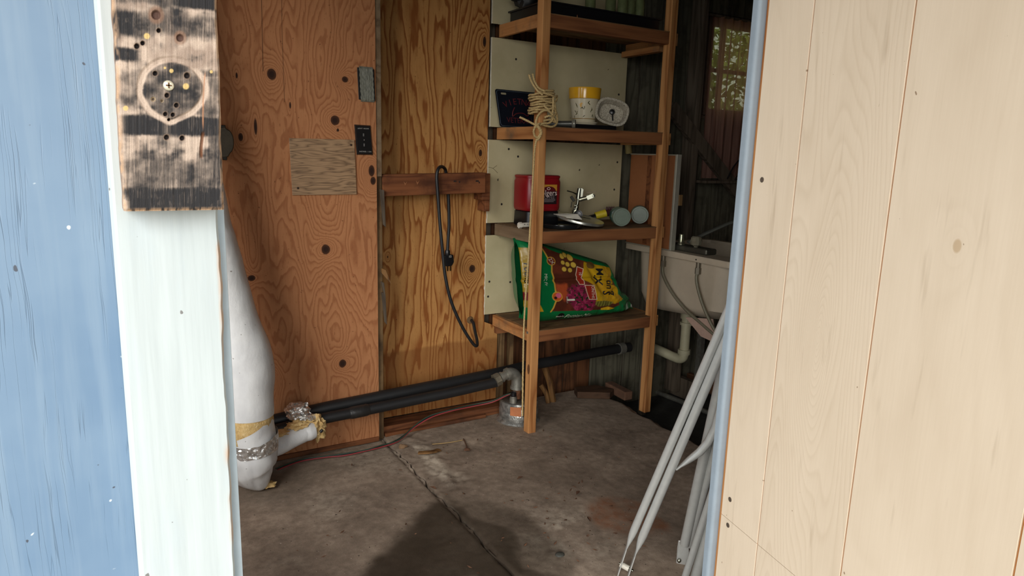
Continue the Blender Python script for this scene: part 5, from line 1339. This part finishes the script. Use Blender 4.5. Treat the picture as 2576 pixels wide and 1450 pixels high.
def boards():
    root = thing('framed_panel', 'brown hardboard panel with a pale metal edge standing on the sink rim', 'panel', (2.31, 2.54, .772))
    y0, y1, z0, z1 = 2.372, 2.702, .7725, 1.220
    MB().box((2.308, y0 + .014, z0 + .004), (2.325, y1, z1 - .006)).build('board', plain('brown_hardboard', (150, 94, 56), .6, 0, .10, 12.), root)
    MB().box((2.305, 2.548, z0 + .01), (2.308, 2.575, z1 - .01)).build('batten', M_brown, root)
    me = plain('pale_metal_edge', (176, 172, 156), .4, .4, .08)
    MB().box((2.302, y0, z0), (2.330, y0 + .014, z1)).build('edge_frame', me, root, bev=.002)
    MB().box((2.302, y0 + .014, z1 - .006), (2.330, y1, z1)).build('edge_frame', me, root, bev=.001)
    MB().box((2.302, y0 + .014, z0), (2.330, y1, z0 + .004)).build('edge_frame', me, root, bev=.001)
    MB().box((2.331, 2.368, .985), (2.350, 2.376, 1.035)).build('pull_tab', plain('tan_tab', (120, 92, 56), .6), root, smooth=True)
    # board and pipe low on the ground behind the sink
    b = MB().obox((2.90, 2.95, -.085), (2.97, 2.35, -.07), .03, .085).build('loose_board', lumber('reddish_ground_board', (112, 76, 52), (76, 48, 32), 'y'), None, bev=.003)
    tag(b, 'reddish board lying on the soil under the sink', 'board')
    p = MB().tube([(2.66, 2.95, -.12), (2.70, 2.50, -.122), (2.72, 2.2, -.124)], .014, 12).build('iron_pipe', M_galv, None, smooth=True)
    tag(p, 'thin grey iron pipe on the soil under the sink', 'pipe')
    q = MB().tube([(2.30, 2.712, 1.222), (2.285, 2.706, 1.275)], .017, 12).build('tan_roll', plain('tan_roll', (150, 134, 84), .7), None, smooth=True)
    tag(q, 'small tan rolled piece standing on top of the brown framed panel', 'roll')
boards()

# ------------------------------------------------------------- window, curtain, foliage outside
M_wf = plain('brown_window_frame', (92, 74, 60), .6)
win = struct(MB().box((2.86, 2.775, 1.44), (3.28, 2.83, 1.475)).box((2.86, 2.775, 1.91), (3.28, 2.83, 1.95)).box((2.86, 2.775, 1.475), (2.895, 2.83, 1.91)).box((3.245, 2.775, 1.475), (3.28, 2.83, 1.91)).build('window_1', M_wf, bev=.002))
MB().box((2.895, 2.79, 1.672), (3.245, 2.82, 1.690)).build('muntin', M_wf, win)
MB().box((2.985, 2.791, 1.475), (3.003, 2.819, 1.910)).build('muntin', M_wf, win)
g = G('dusty_window_glass'); g.t.links.new(g.n('MixShader', {0: .30, 1: g.n('BsdfTransparent', {0: (.9, .95, .78, 1)}), 2: g.n('BsdfPrincipled', {'Base Color': (.16, .16, .12, 1), 'Roughness': .2})}), g.out.inputs[0]); M_glass = g.m
for (a, b, c, d) in ((2.895, 2.985, 1.475, 1.672), (3.003, 3.245, 1.475, 1.672), (2.895, 2.985, 1.69, 1.91), (3.003, 3.245, 1.69, 1.91)):
    MB().box((a, 2.803, c), (b, 2.806, d)).build('pane', M_glass, win)
def curtain():
    g = G('sheer_brown_curtain'); o = g.obj(); w = g.noise(g.vm('MULTIPLY', o, (1, 1, .05)), 60., 3)
    t = g.n('BsdfTransparent', {0: (1, .94, .9, 1)}); p = g.n('BsdfPrincipled', {'Base Color': g.ramp(w, [(.3, lin((168, 124, 110))), (.7, lin((200, 156, 138)))]), 'Roughness': .9})
    tr = g.n('BsdfTranslucent', {0: lin((196, 142, 120)) + (1,)})
    a = g.n('MixShader', {0: .5, 1: p, 2: tr})
    g.t.links.new(g.n('MixShader', {0: g.ramp(w, [(.3, .66), (.7, .84)]), 1: t, 2: a}), g.out.inputs[0])
    root = thing('curtain', 'sheer brown curtain hanging in front of the dark corner window', 'curtain', (3.05, 2.70, 1.1))
    def fn(u, v):
        x = 2.845 + .50 * u; y = 2.735 + .012 * math.sin(u * 44 + .8 * math.sin(v * 3)) + .006 * math.sin(u * 97)
        return (x, y, 1.10 + .84 * v)
    MB().grid(fn, 160, 20).build('cloth', g.m, root, smooth=True)
    MB().tube([(2.80, 2.735, 1.945), (3.38, 2.735, 1.945)], .008, 10).build('curtain_rod', M_dark, root, smooth=True)
    w = thing('dangling_wire', 'dark wire dangling in front of the brown curtain', 'wire', (3.05, 2.66, 1.2))
    MB().tube(catmull([(3.20, 2.665, 1.34), (3.12, 2.668, 1.26), (3.02, 2.67, 1.17), (2.98, 2.675, 1.10)], 6), .004, 8).build('strand', M_black, w, smooth=True)
    MB().tube(catmull([(3.18, 2.665, 1.33), (3.12, 2.668, 1.24), (3.06, 2.67, 1.13), (3.04, 2.675, 1.093)], 6), .003, 8).build('strand', M_black, w, smooth=True)
curtain()
def shrub():
    root = thing('shrub', 'leafy green shrub growing outside the window', 'shrub', (4.3, 4.0, -.35))
    r = random.Random(2); m = MB()
    for k in range(9000):
        th = r.uniform(0, 6.28); q = r.uniform(.2, 1) ** .5; z = r.uniform(.2, 2.9); x = 4.3 + 1.3 * q * math.cos(th); y = 4.0 + .6 * q * math.sin(th)
        a = Vector((r.uniform(-1, 1), r.uniform(-1, 1), r.uniform(-.6, .6))).normalized() * .055; b = a.cross(Vector((r.uniform(-1, 1), r.uniform(-1, 1), r.uniform(-1, 1)))).normalized() * .022; c = Vector((x, y, z))
        m.add([c - a, c + b, c + a, c - b], [(0, 1, 2, 3)])
    o = m.build('leaves', plain('bright_leaves', (150, 168, 80), .6, 0, .35, 9.), root); o['kind'] = 'stuff'
    MB().tube([(4.3, 4.0, -.35), (4.32, 4.0, .6), (4.28, 3.98, 1.6)], [.04, .03, .015], 8).build('stem', M_dark, root, smooth=True)
shrub()

# ------------------------------------------------------------- silver tubes leaning inside the doorway
def tubes():
    def leg(root, A, B, E, r, pinch=None, name='tube'):
        A, B, E = Vector(A), Vector(B), Vector(E); d = (B - A).normalized()
        if pinch:
            p = Vector(pinch); pts = [A, A + d * .02, A + d * .045, A + d * .07, E]
            m = MB(); m.tube(pts, [r, r, r, r, r], 20, flat=[(.16, 1.25), (.45, 1.2), (.8, 1.06), (1, 1), (1, 1)])
        else: m = MB(); m.tube([A, E], r, 20)
        return m.build(name, M_silver, root, smooth=True)
    f1 = thing('tube_leg_frame', 'pair of parallel silver tubes with flattened ends joined by a white spacer', 'tube frame', (1.24, 1.35, 0))
    A1, B1, E1 = (1.2279, 1.3569, .096), (1.279, 1.15, .74), (1.3655, .80, 1.829)
    A2, B2, E2 = (1.2407, 1.3315, .0899), (1.2838, 1.1597, .6433), (1.3739, .80, 1.801)
    # tubes with pinched feet: the flat runs across the view
    def pinched(A, E, r, foot):
        A, E, F = Vector(A), Vector(E), Vector(foot); d = (E - A).normalized()
        view = Vector((A.x, A.y, 0)).normalized(); sd = d.cross(view).normalized(); fw = sd.cross(d)
        prof = [(0, .14, 1.25), (.018, .35, 1.28), (.036, .66, 1.18), (.055, .9, 1.05), (.075, 1, 1), ((E - A).length, 1, 1)]
        m = MB(); n = 20; vs = []
        for t, a, b in prof:
            for k in range(n):
                q = 2 * math.pi * k / n; vs.append(A + d * t + sd * (math.cos(q) * r * a) + fw * (math.sin(q) * r * b))
        m.add(vs, [(i * n + k, i * n + (k + 1) % n, (i + 1) * n + (k + 1) % n, (i + 1) * n + k) for i in range(len(prof) - 1) for k in range(n)] + [tuple(range(n)), tuple(range(len(vs) - n, len(vs)))])
        m.build('tube', M_silver, f1, smooth=True)
        w = MB(); up = fw
        w.obox(F, A + d * .006, .0034, .027, up=fw); w.build('flat_foot', M_silver, f1, bev=.001)
    pinched(A1, E1, .0112, (1.2215, 1.3765, .008)); pinched(A2, E2, .0118, (1.2352, 1.3505, .006))
    MB().tube([(1.2236, 1.3715, .0397), (1.2366, 1.349, .034)], .0085, 18).build('spacer', M_whitepl, f1, smooth=True)
    MB().tube([(1.2215, 1.3752, .0406), (1.2420, 1.3398, .0318)], .0032, 10).build('bolt', M_chrome, f1, smooth=True)
    MB().lathe([(.0, .004), (.004, .003), (.0048, .0)], (1.2415, 1.3406, .032), (.5, -.86, -.2), 12).build('bolt_head', M_chrome, f1, smooth=True)
    # curved brace fixed behind the right tube
    br = [(1.279, 1.233, .386), (1.2837, 1.2258, .3957), (1.296, 1.2084, .4184), (1.3105, 1.1897, .4433), (1.3222, 1.1737, .4762), (1.3292, 1.1603, .5201), (1.3312, 1.1504, .5829), (1.3304, 1.13, .70), (1.340, 1.06, .95)]
    MB().tube(br, [.011] * 9, 18, flat=[(.35, 1.3), (.4, 1.3), (.8, 1.1)] + [(1, 1)] * 6).build('brace', M_silver, f1, smooth=True)
    f2 = thing('tube_leg_frame', 'silver tube with a bolted flat foot plate standing behind the other tubes at the jamb', 'tube frame', (1.42, 1.32, 0))
    leg(f2, (1.4152, 1.3123, .0796), (1.3364, 1.1910, .5743), (1.25, .93, 1.76), .0140)
    leg(f2, (1.4342, 1.3125, .07), (1.3737, 1.2092, .4199), (1.29, .90, 1.60), .0115)
    MB().prism([(1.4065, 1.3284, .0844), (1.4258, 1.3080, .0884), (1.4398, 1.3070, .002), (1.4142, 1.3374, .002), (1.4061, 1.3303, .0603)], (.003, .004, 0)).build('foot_plate', M_silver, f2, bev=.001)
    MB().lathe([(.0, .006), (.005, .004), (.006, 0)], (1.4105, 1.3235, .0205), (-.75, -.64, .1), 14).build('bolt_head', M_chrome, f2, smooth=True)
    f3 = thing('tube_leg_frame', 'pair of silver tubes nearest the blue door jamb, lowest in the picture', 'tube frame', (1.33, 1.21, 0))
    leg(f3, (1.3255, 1.2300, .004), (1.3217, 1.1546, .3186), (1.3093, .83, 1.62), .0095)
    leg(f3, (1.3535, 1.2140, .004), (1.3263, 1.1493, .32), (1.285, .83, 1.72), .0150)
tubes()

# ------------------------------------------------------------- odds and ends on the floor
def bits():
    p = MB().prism([(1.99, 2.63, .005), (2.13, 2.545, .005), (2.19, 2.585, .005), (2.14, 2.68, .005), (2.02, 2.70, .005)], (0, 0, .035)).build('wood_offcut', lumber('dark_offcut', (78, 56, 40), (52, 36, 25), 'x'), None, bev=.004)
    tag(p, 'rough dark wood offcut lying in the far corner of the slab', 'wood offcut')
    q = MB().obox((2.212, 2.66, .03), (2.205, 2.49, .028), .05, .045).build('broken_brick', plain('brown_brick', (92, 64, 46), .9, 0, .3, 40., .3), None, bev=.006)
    tag(q, 'brown broken block at the far right edge of the slab', 'block')
    for a, b, r, lb in (((1.86, 2.655, .002), (1.80, 2.67, .205), .016, 'taller split stick leaning under the black pipe'), ((1.825, 2.645, .002), (1.80, 2.68, .09), .012, 'shorter split stick at the foot of the leaning one')):
        s = MB().tube(catmull([a, ((a[0] + b[0]) / 2 + .010, (a[1] + b[1]) / 2, (a[2] + b[2]) / 2), b], 5), r, 8, flat=None).build('split_stick', M_split, None, smooth=False); tag(s, lb, 'stick')
    # stone in the slab, twig, leaf scraps
    s = MB().lathe([(.0, .006), (.010, .006), (.0145, .003), (.016, -.002)], (1.128, 1.540, .004), (0, 0, 1), 18, sx=1.0, sy=.85).build('drain_plug', plain('dark_grey_stone', (62, 62, 56), .7, 0, .35, 90.), None, smooth=True)
    tag(s, 'small round dark plug set in the slab in front of the silver tubes', 'plug')
    mt = plain('dry_straw', (150, 124, 82), .9, 0, .2); md = plain('dry_leaf', (92, 62, 42), .9, 0, .3)
    t = thing('dry_twig', 'thin dry forked twig on the slab before the golden plywood', 'twig', (1.24, 2.36, .004))
    MB().tube(catmull([(1.115, 2.45, .008), (1.18, 2.43, .010), (1.245, 2.43, .008)], 5), .0022, 6).build('stem', mt, t, smooth=True)
    MB().tube(catmull([(1.255, 2.44, .008), (1.235, 2.375, .009), (1.218, 2.335, .008)], 5), .0026, 6).blob((1.216, 2.33, .012), (.012, .010, .006), .3, 6, 2, 2).build('stem', md, t, smooth=True)
    w = thing('wood_chip', 'curled bark chip beside the slab joint', 'chip', (1.04, 2.36, .004))
    MB().tube(catmull([(1.03, 2.395, .010), (1.075, 2.37, .014), (1.115, 2.385, .009)], 5), .011, 7, flat=[(.5, 1.2)] * 11).build('bark', M_split, w)
    w = MB().blob((.995, 2.475, .012), (.018, .012, .010), .3, 5, 3, 2).build('pebble', plain('tan_pebble', (128, 100, 72), .9, 0, .2), None, smooth=True); tag(w, 'tan pebble at the corner of the slab joint by the wall', 'pebble')
    r = random.Random(11); m = MB(); ml = MB()
    for k in range(150):
        x, y = r.uniform(.35, 1.75), r.uniform(1.45, 2.5)
        if r.random() < .4: x = r.uniform(1.0, 1.5); y = r.uniform(1.45, 1.9)
        a = r.uniform(0, 6.28); L = r.uniform(.003, .011); c = Vector((x, y, .007)); d = Vector((math.cos(a), math.sin(a), r.uniform(-.1, .3))) * L; e = Vector((-math.sin(a), math.cos(a), .1)) * L * r.uniform(.2, .5)
        (m if r.random() < .7 else ml).add([c - d, c + e, c + d + Vector((0, 0, .002)), c - e, c + Vector((0, 0, .003))], [(0, 1, 4), (1, 2, 4), (2, 3, 4), (3, 0, 4)])
    o = m.build('leaf_litter', md); o['kind'] = 'stuff'; tag(o, 'dark crumbs of dry leaf and grit scattered over the concrete', 'litter')
    for k, (x, y, a, lb) in enumerate(((1.405, 1.825, .6, 'dark curled dry leaf on the slab left of the silver tubes'), (1.33, 1.66, 1.2, 'small dark dry leaf near the rust stain'), (.96, 2.10, 2., 'dry brown leaf lying across the slab joint'), (1.28, 2.02, .2, 'brown leaf flake in the middle of the right slab'))):
        d = Vector((math.cos(a), math.sin(a), 0)) * .018; e = Vector((-math.sin(a), math.cos(a), 0)) * .007; c = Vector((x, y, .009))
        l = MB().add([c - d, c + e + Vector((0, 0, .005)), c + d, c - e + Vector((0, 0, .005)), c, c - d + Vector((0, 0, -.003))], [(0, 1, 4), (1, 2, 4), (2, 3, 4), (3, 0, 4)]).build('dry_leaf', md); tag(l, lb, 'leaf')
bits()
